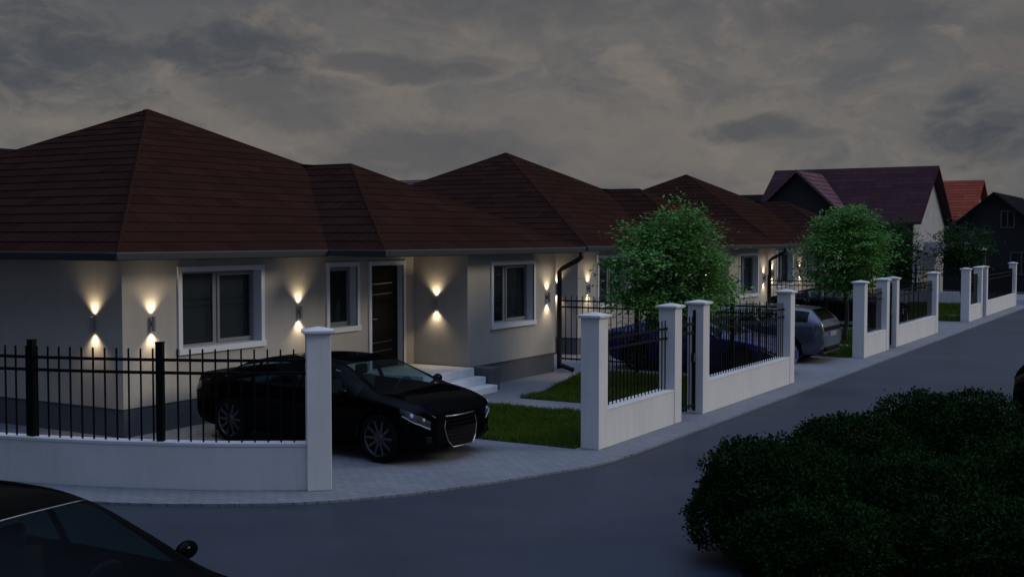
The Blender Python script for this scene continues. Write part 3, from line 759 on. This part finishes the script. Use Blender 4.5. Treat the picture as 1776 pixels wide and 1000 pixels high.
SPORT=dict(
 zt=[(-2.1,.66),(-2.06,.86),(-1.95,.96),(-1.7,1.0),(-1.35,1.12),(-.85,1.27),(-.4,1.33),(0,1.32),(.3,1.26),(.75,1.06),(1.1,.90),(1.6,.83),(1.95,.74),(2.12,.66),(2.2,.56)],
 zb=[(-2.1,.38),(-1.95,.24),(-1.6,.17),(0,.16),(1.8,.16),(2.12,.2),(2.2,.28)],
 zs=[(-2.1,.62),(-2.0,.80),(-1.6,.90),(-.8,.88),(0,.86),(.8,.84),(1.3,.80),(1.8,.70),(2.1,.58),(2.2,.50)],
 ws=[(-2.1,.70),(-2.0,.82),(-1.8,.88),(-1.3,.915),(0,.92),(1,.915),(1.5,.90),(1.85,.85),(2.08,.74),(2.2,.60)],
 wr=[(-2.1,.55),(-1.95,.68),(-1.35,.66),(-.85,.58),(-.3,.55),(.2,.56),(.75,.64),(1.1,.72),(1.7,.66),(2.1,.54),(2.2,.45)],
 wheels=(1.3,-1.25), wr_=.33, front=2.2, rear=-2.1, ws_x=(.36,1.08), rg_x=(-1.3,-.78), side=[(-.35,.85),(-1.0,-.42)], seam=(.9,-.38,-.9), head=(1.75,2.1), tail=(-2.07,-1.8), grille=(.24,.44,.42))
TN = 10
def make_car(name, label, cat, S, pm, loc, rz, group=None, plate=False, glassm='carglass'):
    t = thing(name, loc, label, cat, group, rz, local=True)
    F = {k: pchip(S[k]) for k in ('zt','zb','zs','ws','wr')}
    def ring(x):
        zt,zb,zs,ws,wr=(F[k](x) for k in ('zt','zb','zs','ws','wr'))
        zs=min(zs,zt-.02); hgt=zs-zb
        w7=min(wr+.02,ws*.97); z7=zs+(zt-zs)*.90-.005
        return [(0,zb),(.72*ws,zb),(.92*ws,zb+.05),(.985*ws,zb+.30*hgt),(ws,zb+.60*hgt),(.99*ws,zs-.12*hgt),(.955*ws,zs),(w7,z7),(.86*wr,zt-.012),(.45*wr,zt-.003),(0,zt)]
    def P(x,tt,off=0):
        q=ring(x); i=min(int(tt),TN-1); s=tt-i
        p=[q[max(i-1,0)],q[i],q[i+1],q[min(i+2,TN)]]
        if i==6: # side window: nearly straight, slightly bowed
            y=p[1][0]*(1-s)+p[2][0]*s+.028*math.sin(PI*s)*min(1,(p[2][1]-p[1][1])/.3); z=p[1][1]*(1-s)+p[2][1]*s
        else:
            if i==5: p[3]=(2*p[2][0]-p[1][0],2*p[2][1]-p[1][1])
            if i==7: p[0]=(2*p[1][0]-p[2][0]+.03,2*p[1][1]-p[2][1]-.04)
            c=[.5*(2*p[1][k]+(p[2][k]-p[0][k])*s+(2*p[0][k]-5*p[1][k]+4*p[2][k]-p[3][k])*s*s+(3*p[1][k]-p[0][k]-3*p[2][k]+p[3][k])*s**3) for k in (0,1)]
            y,z=c
        v=Vector((x,y,z))
        return v
    def N(x,tt):
        e=.004
        a=P(x+e,tt)-P(x-e,tt); b_=P(x,min(tt+e,TN))-P(x,max(tt-e,0)); n_=b_.cross(a)
        n_.normalize()
        if n_.y<-.001 or (abs(n_.y)<=.001 and n_.z<0 and tt>5): n_=-n_
        return n_
    x0,x1=S['rear'],S['front']
    xs=sorted({round(x0+(x1-x0)*i/96,4) for i in range(97)}|{x0+.012,x0+.03,x1-.012,x1-.03}|{e for a in S['side'] for e in a}|set(S['ws_x'])|set(S['rg_x']))
    sub=[2,2,3,4,4,3,7,3,3,3]
    ts=[]
    for i,k in enumerate(sub): ts+= [i+j/k for j in range(k)]
    ts.append(TN); ts=sorted(set(ts)|{6.08,6.9})
    grid=[[P(x,tt) for tt in ts] for x in xs]
    R_=S['wr_']+.045; cz=S['wr_']
    for wx in S['wheels']:      # pull vertices on to the wheel-arch circle
        for i,x in enumerate(xs):
            for j,tt in enumerate(ts):
                if tt<.9 or tt>5.6: continue
                v=grid[i][j]; d=math.hypot(v.x-wx,v.z-cz)
                if abs(d-R_)<.030 and d>1e-3:
                    v.x=wx+(v.x-wx)*R_/d; v.z=cz+(v.z-cz)*R_/d
    body=MB(); glass={k:MB() for k in ('windscreen','rear_window')}; sides=[MB() for _ in S['side']*2]
    nt_=len(ts)
    def cls(xm,tm,z):
        if tm>8.0 and S['ws_x'][0]<xm<S['ws_x'][1]: return 'windscreen'
        if tm>8.0 and S['rg_x'][0]<xm<S['rg_x'][1]: return 'rear_window'
        if 6.08<tm<6.9:
            zs,zt=F['zs'](xm),F['zt'](xm)
            for k,(a,b_) in enumerate(S['side']):
                if a<xm<b_ and zt-zs>.13: return k
        return None
    lookup={}
    for i in range(len(xs)-1):
        for j in range(nt_-1):
            xm=(xs[i]+xs[i+1])/2; tm=(ts[j]+ts[j+1])/2
            q=[grid[i][j],grid[i+1][j],grid[i+1][j+1],grid[i][j+1]]
            c=(q[0]+q[1]+q[2]+q[3])/4
            if 1.2<tm<5.6 and any(math.hypot(c.x-wx,c.z-cz)<R_-.002 for wx in S['wheels']): continue
            k=cls(xm,tm,c.z)
            for sgn in (1,-1):
                qq=[(p.x,sgn*p.y,p.z) for p in q]
                if sgn>0: qq=qq[::-1]
                if k is None: body.face(qq)
                elif isinstance(k,str): glass[k].face(qq)
                else: sides[k*2+(0 if sgn>0 else 1)].face(qq)
    for xi,rev in ((0,False),(-1,True)):   # close nose and tail
        r=grid[xi]; pts=[(p.x,p.y,p.z) for p in r]+[(p.x,-p.y,p.z) for p in reversed(r[1:-1])]
        body.face(pts[::-1] if rev else pts)
    bo=body.build('body',pm,t,smooth=True,merge=True)
    em=bo.modifiers.new('edges','EDGE_SPLIT'); em.split_angle=R(38)
    for k,mb in glass.items(): mb.build(k,M[glassm],t,smooth=True,merge=True)
    for mb in sides:
        if mb.f: mb.build('side_window',M[glassm],t,smooth=True,merge=True)
    def patch(parent,name,m,xa,xb,ta,tb,off,nx=10,nt2=8,both=True,shape=None):
        out=[]
        for sgn in ((1,-1) if both else (1,)):
            b=MB()
            def V(i,j):
                u=i/nx; v=j/nt2; x=xa+(xb-xa)*u; tl,th_=(ta,tb) if not shape else shape(u)
                tt=tl+(th_-tl)*v
                p=P(x,tt)+N(x,tt)*off; return (p.x,sgn*p.y,p.z)
            for i in range(nx):
                for j in range(nt2):
                    q=[V(i,j),V(i+1,j),V(i+1,j+1),V(i,j+1)]; b.face(q if sgn<0 else q[::-1])
            out.append(b.build(name,m,parent,smooth=True,merge=True))
        return out
    # doors stand a hair proud of the body, so that their gaps show
    for a,b_ in ((S['seam'][1]+.008,S['seam'][0]),(S['seam'][2],S['seam'][1]-.008)):
        lo_=b_ if b_<0 else a
        for k,d in enumerate(patch(t,'door',pm,a,b_,2.4,5.93,.004,14,10)):
            sg=1 if k==0 else -1; hx=a+.16; p=P(hx,5.1); h=MB(); y=sg*(p.y+.014)
            h.tube([(hx-.09,y-sg*.02,p.z),(hx-.075,y+sg*.012,p.z),(hx+.075,y+sg*.012,p.z),(hx+.09,y-sg*.02,p.z)],.011,6); h.build('door_handle',M['chrome'] if pm is not M['p_black'] else pm,d)
    hx0,hx1=S['head']
    for k,hd in enumerate(patch(t,'headlight',M['lensdark'],hx0,hx1,4.7,6.15,.005,10,8,shape=lambda u:(5.15-.95*u,5.95-.15*u))):
        sg=1 if k==0 else -1
        for u,r in ((.55,.055),(.86,.045)):
            x=hx0+(hx1-hx0)*u; p=P(x,5.2)+N(x,5.2)*.002; e=MB(); e.ellipsoid((p.x,sg*p.y,p.z),(r*.5,r*.5,r*.62),12,8); e.build('reflector',M['lens'],hd,smooth=True)
        e=MB(); pts=[]
        for q in range(9):
            u=q/8; x=hx0+(hx1-hx0)*(.15+.85*u); p=P(x,4.85-.45*u)+N(x,4.8)*.008; pts.append((p.x,sg*p.y,p.z))
        e.tube(pts,.007,6); e.build('light_strip',M['lens'],hd)
    patch(t,'tail_light',M['tail'],S['tail'][0],S['tail'][1],4.75,6.0,.005,8,6)
    # nose: grille with its bright frame, air intakes
    g0,g1,gw=S['grille']; xf=S['front']
    def nose(y,z):  # a gently bowed plate in front of the nose
        return xf+.055-.20*(y/.7)**2-max(0,(z-(g1-.15)))*.22
    ol=[(-gw*.62,g0),(gw*.62,g0),(gw*.86,g0+.10*(g1-g0)/.44),(gw,g0+.62*(g1-g0)),(gw*.88,g1),(-gw*.88,g1),(-gw,g0+.62*(g1-g0)),(-gw*.86,g0+.10*(g1-g0)/.44)]
    b=MB(); b.face([(nose(y,z),y,z) for y,z in ol])
    b.face([(nose(y,z)-.06,y,z) for y,z in ol][::-1])
    n=len(ol)
    for i in range(n):
        (ya,za),(yb,zb_)=ol[i],ol[(i+1)%n]; b.face([(nose(ya,za),ya,za),(nose(ya,za)-.06,ya,za),(nose(yb,zb_)-.06,yb,zb_),(nose(yb,zb_),yb,zb_)])
    gr=b.build('grille',M['black_trim'],t)
    b=MB()
    dense=[]
    for i in range(n):
        a,c=ol[i],ol[(i+1)%n]; dense+=[(a[0]+(c[0]-a[0])*k/4,a[1]+(c[1]-a[1])*k/4) for k in range(4)]
    dense.append(dense[0])
    b.tube([(nose(y,z)+.004,y,z) for y,z in dense],.011,6,cap=False); b.build('grille_frame',M['chrome'],gr,smooth=True)
    b=MB()
    for k in range(1,8):
        z=g0+(g1-g0)*k/8; w=gw*(.72+.26*min(1,k/5))
        for s in range(6):
            ya=-w+2*w*s/6; yb=-w+2*w*(s+1)/6
            b.face([(nose(ya,z)+.006,ya,z-.006),(nose(yb,z)+.006,yb,z-.006),(nose(yb,z)+.006,yb,z+.006),(nose(ya,z)+.006,ya,z+.006)])
    b.build('grille_bar',M['black_trim'],gr)
    for sg in (1,-1):
        b=MB(); x=xf-.13; p=P(x,3.4); b.box(x-.05,x+.10,min(sg*.50,sg*.72),max(sg*.50,sg*.72),.29,.40); b.build('air_intake',M['black_trim'],t,bevel=.02)
        b=MB(); x=S['ws_x'][1]-.38; p=P(x,6.0); b.ellipsoid((x,sg*(p.y+.13),p.z+.075),(.055,.10,.065),14,10); b.tube([(x,sg*(p.y-.03),p.z+.01),(x,sg*(p.y+.09),p.z+.05)],.022,8)
        b.build('side_mirror',pm,t,smooth=True)
    b=MB(); b.box(S['rear']-.012,S['rear']+.10,-.58,.58,F['zb'](S['rear']+.1)+.02,F['zb'](S['rear']+.1)+.12); b.build('rear_bumper',M['black_trim'],t,bevel=.02)
    if plate:
        z=.725; b=MB(); b.box(S['rear']-.016,S['rear']+.03,-.26,.26,z-.055,z+.055); b.build('number_plate',M['plate'],t)
    if glassm=='carglass_dark':
        b=MB(); q=[P(S['ws_x'][0]+.004,8+2*k/8)+Vector((0,0,.004)) for k in range(9)]
        b.tube([(p.x,p.y,p.z) for p in q]+[(p.x,-p.y,p.z) for p in reversed(q[:-1])],.006,6); b.build('windscreen_trim',M['chrome'],t,smooth=True)
    if S is ESTATE:
        b=MB(); b.box(S['rear']-.004,S['rear']+.12,-.70,.70,.80,.905); b.build('tail_trim',M['black_trim'],t,bevel=.015)
    # wheels
    for wx in S['wheels']:
        for sg in (1,-1):
            r=S['wr_']; yo=sg*(F['ws'](wx)-.022); yi=yo-sg*.225
            w=MB(); w.lathe([(r*.66,yi),(r*.93,yi),(r,yi+sg*.035),(r,yo-sg*.035),(r*.955,yo-sg*.006),(r*.80,yo),(r*.70,yo-sg*.012)],(wx,0,cz),'Y',40)
            wh=w.build('wheel',M['tyre'],t,smooth=True)
            rm=MB(); rm.lathe([(r*.70,yo-sg*.012),(r*.725,yo-sg*.006),(r*.69,yo-sg*.03),(r*.66,yi+sg*.02),(r*.5,yi+sg*.02),(.02,yi+sg*.03)],(wx,0,cz),'Y',40)
            for k in range(10):
                a=2*PI*k/10; ca,sa=math.cos(a),math.sin(a)
                def sp(rad,wd,yy): return [(wx+ca*rad-sa*wd,yy,cz+sa*rad+ca*wd),(wx+ca*rad+sa*wd,yy,cz+sa*rad-ca*wd)]
                A,B=sp(.055,.024,yo-sg*.035); C_,D=sp(r*.69,.017,yo-sg*.018)
                A2,B2=sp(.055,.024,yo-sg*.075); C2,D2=sp(r*.69,.017,yo-sg*.055)
                rm.face([A,B,D,C_]); rm.face([A,C_,C2,A2]); rm.face([B,B2,D2,D])
            rm.lathe([(.001,yo-sg*.020),(.05,yo-sg*.024),(.066,yo-sg*.05),(.066,yo-sg*.08)],(wx,0,cz),'Y',20)
            rm.build('rim',M['rim'],wh)
            ar=MB(); m_=24
            for k in range(m_):
                a0=PI*k/m_*1.16-.25; a1=PI*(k+1)/m_*1.16-.25
                p=lambda a,y:(wx+math.cos(a)*(R_+.004),y,cz+math.sin(a)*(R_+.004))
                ar.face([p(a0,yo-sg*.012),p(a1,yo-sg*.012),p(a1,yi-sg*.1),p(a0,yi-sg*.1)])
            ar.build('wheel_arch',M['black_trim'],t,smooth=True)
    # cabin
    fl=MB(); xa,xb=S['rg_x'][0]-.1,S['ws_x'][1]+.15
    fl.box(xa,xb,-.72,.72,F['zb'](0)+.06,F['zb'](0)+.12); fl.box(S['ws_x'][1]-.42,S['ws_x'][1]-.02,-.68,.68,.70,.87); fl.box(xa+.1,S['rg_x'][1]-.15,-.66,.66,.55,.92)
    fl.build('interior',M['interior'],t,bevel=.03)
    for sx in (.12,-.80):
        for sg in (1,-1):
            s_=MB(); s_.box(sx-.02,sx+.46,sg*.37-.24,sg*.37+.24,.36,.54); s_.obox((sx-.08,sg*.37,0),(1,0,0),(0,1,0),.07,.23,.50,1.0); s_.box(sx-.13,sx-.05,sg*.37-.12,sg*.37+.12,1.02,1.18)
            s_.build('seat',M['interior'],t,bevel=.035)
    b=MB(); pts=[(S['ws_x'][1]-.50+.06*math.sin(a),.37+.18*math.cos(a),.86+.17*math.sin(a)) for a in [2*PI*k/20 for k in range(21)]]; b.tube(pts,.014,6,cap=False); b.build('steering_wheel',M['interior'],t,smooth=True)
    return t
make_car('sedan','black sedan with a large chrome-framed grille, parked on the driveway behind the white corner pillar','car',SEDAN,M['p_black'],(-11.24,13.86,0),R(-4),'parked cars')
make_car('sports_car','low blue car behind the black railing and the long white fence bay','car',SPORT,M['p_blue'],(-10.32,25.95,0),R(0),'parked cars')
make_car('estate_car','silver estate car, its rear towards the street, on the second driveway','car',ESTATE,M['p_silver'],(-10.35,29.35,0),R(180),'parked cars',plate=True)
make_car('sedan','black sedan half hidden in the third driveway, behind the silver estate','car',SEDAN,M['p_black'],(-11.3,41.9,0),R(0),'parked cars')
make_car('sedan','black sedan in the bottom left foreground, only its roof and windscreen in view','car',TALL,M['p_black_gloss'],(-6.99,4.66,-.03),R(5),'parked cars',glassm='carglass_dark')
make_car('estate_car','white car parked beyond the last fence pillar, far down the road','car',ESTATE,M['p_white'],(-6.3,62.3,-.03),R(90),'parked cars')
make_car('estate_car','dark car at the right edge of the picture, behind the hedge','car',ESTATE,M['p_black'],(-.35,20.6,0),R(-6),'parked cars')

# ------------------------------------------------------------------ trees and hedge
def leaf(b, p, d, up, L_, w):
    """a pointed leaf of two faces with a fold along its midrib"""
    s=d.cross(up).normalized(); n_=s.cross(d)
    a=p; t_=p+d*L_-n_*L_*.12; m=p+d*L_*.45
    l=m+s*w-n_*w*.25; r=m-s*w-n_*w*.25
    k=len(b.v); b.v+= [tuple(a),tuple(l),tuple(t_),tuple(r)]
    b.f.append((k,k+1,k+2,k+3)); b.uv.append(None); b.m.append(0)
def tree(x, y, z0, z1, rad, seed, label, lm='leaf', nclus=150, nleaf=75, size=.085, trunk_r=.075, group='young street trees in the front gardens'):
    rnd=random.Random(seed)
    t=thing('tree',(x,y,0),label,'tree',group)
    tr=MB(); zc=(z0+z1)/2; hz=(z1-z0)/2
    fork=z0+.05*hz
    pts=[(x+.04*math.sin(k*1.3+seed),y+.04*math.cos(k*1.7+seed),fork*k/5) for k in range(6)]
    tr.tube([(px__,py__,pz-.03 if k==0 else pz) for k,(px__,py__,pz) in enumerate(pts)],[trunk_r*(1.35 if k==0 else 1-.06*k) for k in range(6)],10)
    base=Vector(pts[-1]); tips=[]
    cr=MB()
    for k in range(9):
        a=2*PI*k/9+rnd.uniform(-.3,.3); e=rnd.uniform(.25,.95) if k<8 else .1
        end=Vector((x+math.cos(a)*rad*.72*math.sin(e*1.5+.1),y+math.sin(a)*rad*.72*math.sin(e*1.5+.1),zc+hz*.7*math.cos(e*1.9)))
        mid=base.lerp(end,.5)+Vector((rnd.uniform(-.1,.1),rnd.uniform(-.1,.1),rnd.uniform(-.15,.02)))
        q=[base-Vector((0,0,.08)),base.lerp(mid,.5)+Vector((0,0,-.02)),mid,mid.lerp(end,.55),end]
        tr.tube(q,[trunk_r*.62,trunk_r*.5,trunk_r*.38,trunk_r*.25,.01],7)
        for _ in range(4):
            s0=mid.lerp(end,rnd.uniform(0,.8)); e2=s0+Vector((rnd.gauss(0,1),rnd.gauss(0,1),rnd.gauss(.1,.6))).normalized()*rad*rnd.uniform(.3,.5)
            tr.tube([s0,s0.lerp(e2,.5)+Vector((0,0,.03)),e2],[.018,.012,.005],5)
    tr.build('trunk',M['bark'],t,smooth=True)
    # crown: sprays of leaves lying in drooping layers, uneven outline, gaps between
    for c in range(nclus):
        while True:
            u=Vector((rnd.uniform(-1,1),rnd.uniform(-1,1),rnd.uniform(-1,1)))
            if .22<u.length<1: break
        # lumpy outline
        k=min(1.06,.90+.50*noise.noise((u.x*1.5+seed,u.y*1.5,u.z*1.5))+.22*noise.noise((u.x*3.6+seed,u.y*3.6,u.z*3.6)))
        taper=1-.22*max(0,u.z)**2-(.34 if u.z<-.45 else 0)*(-u.z-.3)
        if u.length<.6 and rnd.random()<.55: u=u.normalized()*rnd.uniform(.7,1)
        p0=Vector((x+u.x*rad*k*taper,y+u.y*rad*k*taper,zc+u.z*hz*k))
        out=Vector((u.x,u.y,u.z*.25+rnd.uniform(-.15,.25))).normalized()
        sr=rad*rnd.uniform(.18,.40)
        for _ in range(int(nleaf*rnd.uniform(.6,1.3))):
            o_=Vector((rnd.gauss(0,1),rnd.gauss(0,1),rnd.gauss(0,.26)))*sr*.6
            p=p0+o_+out*rnd.uniform(-.3,.5)*sr; p.z-=.25*(o_.x**2+o_.y**2)/sr
            d=(out*.8+Vector((rnd.gauss(0,.7),rnd.gauss(0,.7),rnd.gauss(-.22,.25)))).normalized()
            up=Vector((rnd.gauss(0,.25),rnd.gauss(0,.25),1)).normalized()
            leaf(cr,p,d,up,size*rnd.uniform(.6,1.5),size*rnd.uniform(.24,.44))
    cr.build('crown',M[lm],t)
    return t
tree(-9.6,22.55,1.12,3.78,1.25,11,'leafy green street tree behind the nearest narrow gate','leaf',215,135,.085)
tree(-9.3,35.05,1.5,4.0,1.25,23,'leafy green street tree beside the silver estate, before the second gate','leaf',185,130,.09)
tree(-9.2,53.4,1.4,4.0,1.22,31,'dark green street tree below the bright red roof','leafdark',130,60,.11)
tree(-11.9,52.3,.9,4.25,1.35,47,'dark tree behind the second street tree, in front of the purple-roofed house','leafdark',130,60,.12,group='dark trees in the back')

def shrub(x, y, r, h, seed, label, n=26000, size=.037):
    rnd=random.Random(seed)
    t=thing('boxwood_shrub',(x,y,.05),label,'shrub','boxwood shrubs of the hedge')
    def rad(u):
        k=1+.20*noise.noise((u.x*1.7+seed,u.y*1.7,u.z*1.7))+.17*noise.noise((u.x*3.4+seed,u.y*3.4,u.z*3.4))
        # squarish clipped form with a rounded top
        m=max(abs(u.x),abs(u.y)); sq=1/(max(m,.55)**.35)
        return k*min(1.25,sq*.97)
    def pos(u,f=1):
        k=rad(u)*f; return Vector((x+u.x*r*k,y+u.y*r*k,.05+h*.47+u.z*h*.53*k))
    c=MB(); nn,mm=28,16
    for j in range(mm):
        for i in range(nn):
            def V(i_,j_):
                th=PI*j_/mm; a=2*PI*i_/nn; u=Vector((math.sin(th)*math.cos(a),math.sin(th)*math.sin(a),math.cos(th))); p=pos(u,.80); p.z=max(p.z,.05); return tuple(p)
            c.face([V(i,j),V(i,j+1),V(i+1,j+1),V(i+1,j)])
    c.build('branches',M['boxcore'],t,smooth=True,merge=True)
    b=MB()
    for _ in range(n):
        z=rnd.uniform(-.95,1); a=rnd.uniform(0,2*PI); s=math.sqrt(1-z*z); u=Vector((s*math.cos(a),s*math.sin(a),z))
        f=1-abs(rnd.gauss(0,.085)); f+=.085*noise.noise((u.x*7+seed,u.y*7,u.z*7))+ (.09*rnd.random() if rnd.random()<.08 else 0)
        p=pos(u,f)
        if p.z<.06: continue
        d=(u*.7+Vector((rnd.gauss(0,.6),rnd.gauss(0,.6),rnd.gauss(.25,.5)))).normalized()
        up=(u+Vector((rnd.gauss(0,.5),rnd.gauss(0,.5),rnd.gauss(0,.5)))).normalized()
        if abs(d.dot(up))>.97: up=Vector((0,0,1))
        leaf(b,p,d,up,size*rnd.uniform(.7,1.4),size*rnd.uniform(.28,.42))
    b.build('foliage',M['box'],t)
for i,(d_,l_,r,h,lab) in enumerate(((11.4,2.62,.84,1.20,'leftmost dark boxwood shrub, next to the road'),
    (12.6,3.75,.76,1.26,'dark boxwood shrub behind the leftmost one, middle bump of the hedge top'),
    (13.9,5.25,1.0,1.40,'boxwood shrub forming the highest, rearmost bump of the hedge'),
    (11.3,4.05,.90,1.08,'dark boxwood shrub at the bottom edge, second from the road'),
    (11.6,5.55,1.1,1.26,'dark boxwood shrub in the bottom right corner'),
    (10.35,2.75,.72,.80,'low dark boxwood shrub at the front left of the hedge, along the bottom edge'),
    (10.3,4.4,.95,.80,'low dark boxwood shrub along the bottom edge, further right than the front left one'),
    (13.2,6.5,.85,1.25,'boxwood shrub cut by the right edge of the picture, beside the dark car'))):
    shrub(-.5123*d_+.8588*l_, .8588*d_+.5123*l_, r, h*.80, 60+i*7, lab)

# ------------------------------------------------------------------ houses farther off
def gable_house(name, label, axis, r0, r1, c, half, ez, rz_, wallm, roofm, over=.35, wins=(), verge=.45, hip=0, lift=.02):
    """ridge along X or Y from r0 to r1 at cross position c; half = half width of the walls"""
    loc=((r0+r1)/2,c,0) if axis=='X' else (c,(r0+r1)/2,0)
    t=thing(name,loc,label,'house','other houses of the neighbourhood')
    sl=(rz_-ez)/(half+over)
    def W(a,b_,z): return (a,b_,z) if axis=='X' else (b_,a,z)
    w=MB(); wz=ez+sl*over-.08
    for s in (1,-1): w.face([W(r0,c+s*half,0),W(r1,c+s*half,0),W(r1,c+s*half,wz),W(r0,c+s*half,wz)])
    for r in (r0,r1): w.face([W(r,c-half,0),W(r,c+half,0),W(r,c+half,wz),W(r,c,rz_-.1),W(r,c-half,wz)])
    w.build('wall',wallm,t)
    m=MB(); cc=math.sqrt(1+sl*sl)
    for s in (1,-1):
        lo=W(r0-verge,c+s*(half+over),ez); d=W(1,0,0); u=Vector(W(0,-s/cc,sl/cc))
        L_=r1-r0+2*verge; ext=(half+over)*cc
        courses(m,lo,d,u,0,ext,(lambda w_,L_=L_:(hip*w_/cc,L_)),.36,lift)
        # verge boards and underside
        a,b_=Vector(W(r0-verge,c+s*(half+over),ez-.12)),Vector(W(r0-verge,c,rz_-.12)); e,f=Vector(W(r1+verge,c+s*(half+over),ez-.12)),Vector(W(r1+verge,c,rz_-.12)); z=Vector((0,0,.11))
        m.face([a,e,f,b_]); m.face([a,b_,b_+z,a+z]); m.face([e,f,f+z,e+z]); m.face([a,e,e+z,a+z])
    m.build('roof',roofm,t)
    for (side,a0,a1,z0,z1) in wins:
        f=MB(); p=MB()
        if side in('+','-'):
            s=1 if side=='+' else -1; q=c+s*half
            def bx(mb,u0,u1,o0,o1,za,zb_):
                l,h_=sorted((q+s*o0,q+s*o1)); (mb.box(u0,u1,l,h_,za,zb_) if axis=='X' else mb.box(l,h_,u0,u1,za,zb_))
        else:
            s=1 if side=='e' else -1; q=r1 if side=='e' else r0
            def bx(mb,u0,u1,o0,o1,za,zb_):
                l,h_=sorted((q+s*o0,q+s*o1)); (mb.box(l,h_,c+u0,c+u1,za,zb_) if axis=='X' else mb.box(c+u0,c+u1,l,h_,za,zb_))
        for (u0,u1,za,zb_) in ((a0,a1,z0,z0+.08),(a0,a1,z1-.08,z1),(a0,a0+.08,z0+.08,z1-.08),(a1-.08,a1,z0+.08,z1-.08),((a0+a1)/2-.04,(a0+a1)/2+.04,z0+.08,z1-.08)): bx(f,u0,u1,.0,.05,za,zb_)
        fo=f.build('window',M['dwood'],t); bx(p,a0+.08,a1-.08,.004,.015,z0+.08,z1-.08); p.build('pane',M['dglass'],fo)
    return t
M['dwood']=mat('dark_wood',(.04,.04,.042),.6)
M['dglass']=glass_mat('far_glass',(.012,.014,.017))
M['dwall']=mat('dark_render',(.008,.008,.009),.9,bump=.2,bscale=20,var=.2)
M['gwall']=mat('grey_render',(.30,.29,.28),.9,bump=.2,bscale=20,var=.1)
M['pwall']=mat('pale_wall',(.30,.295,.28),.9,bump=.2,bscale=20,var=.15)
ph=gable_house('purple_roofed_house','large two-storey house with a purple tiled roof and a pale gable end','X',-21.3,-13.2,66.4,4.0,3.92,7.02,M['dwall'],M['roof_purple'],.4,
    wins=(('-',-16.6,-15.4,1.1,2.4),('e',-1.6,-.4,1.0,2.3)),verge=.5,lift=.006)
# pale render on the street gable, cross gable and porch of that house
b=MB(); b.box(-13.199,-13.15,62.42,70.38,0,3.95); b.face([(-13.15,62.45,3.95),(-13.15,70.35,3.95),(-13.15,66.4,6.75)]); b.build('gable_render',M['pwall'],ph)
b=MB(); b.box(-12.9,-10.6,63.6,69.0,2.45,2.6); b.box(-12.9,-10.6,63.6,63.7,2.6,2.9); b.build('porch_roof',M['pwall'],ph)
for yy in (63.8,68.8): b=MB(); b.box(-10.85,-10.65,yy-.1,yy+.1,0,2.449); b.build('porch_post',M['dwood'],ph)
b=MB(); y=61.7
b.face([(-20.7,y,0),(-17.3,y,0),(-17.3,y,4.9),(-19.0,y,6.5),(-20.7,y,4.9)]); b.face([(-17.3,y,0),(-17.3,62.4,0),(-17.3,62.4,4.9),(-17.3,y,4.9)]); b.face([(-20.7,y,0),(-20.7,y,4.9),(-20.7,62.4,4.9),(-20.7,62.4,0)])
b.build('cross_gable',M['dwall'],ph)
b=MB(); c_=math.sqrt(1+.9)
for s in (1,-1):
    u=Vector((-s*.73,0,.683)); courses(b,(-19+s*2.15,61.3,4.72),(0,1,0),u,0,2.15/.73,lambda w:(0,1.6+w*1.5),.36,.03)
    b.face([(-19+s*2.15,61.3,4.6),(-19+s*2.15,61.3,4.72),(-19,61.3,6.735),(-19,61.3,6.6)])
b.build('dormer_roof',M['roof_pink'],ph)
gable_house('red_roofed_house','far house with a bright red tiled roof, beyond the purple-roofed one','X',-21,-14.4,89.2,3.7,4.35,7.25,M['gwall'],M['roof_red'],.4,wins=(('e',-1.2,.2,4.4,5.4),))
gable_house('dark_gabled_house','dark gabled house with an attic window, at the end of the road','Y',75,86.5,-11.15,2.9,3.05,5.85,M['dwall'],M['roof_dark'],.45,wins=(('w',.35,1.15,3.7,4.75),('w',.9,2.2,.9,2.3),('w',-1.6,-.4,.9,2.3)))
gable_house('pink_roofed_house','faded pink roof peeking out between the nearest and the middle bungalow','X',-49,-41.0,61.5,4,4.3,6.82,M['gwall'],M['roof_pink'],.4)
gable_house('dark_roofed_house','dark roof ridge left of the peak of the middle bungalow','X',-46,-39.6,68,4,4.6,7.3,M['dwall'],M['roof_dark'],.4)
gable_house('dark_roofed_house','dark roof ridge just left of the purple-roofed house','X',-36,-27.5,89,4,4.0,6.5,M['dwall'],M['roof_dark'],.4)
gable_house('dark_roofed_house','dark roof tip at the left edge of the picture, behind the nearest bungalow','Y',20.5,26.5,-36.5,4.6,3.6,6.25,M['dwall'],M['roof_dark'],.4)
gable_house('dark_roofed_house','dark roof slope at the far right edge of the picture','Y',92,104,-7.0,3.4,3.2,5.9,M['dwall'],M['roof_dark'],.4)
gable_house('shade_block','unseen tall dark block added across the side road to shade the curved corner wall','X',-40,-11.6,-4.0,5.6,14.5,17,M['dwall'],M['roof_dark'],.4)  # out of view, added only to keep light off the left side
for o in bpy.data.objects:
    if '_org' in o: del o['_org']
bpy.context.view_layer.update()
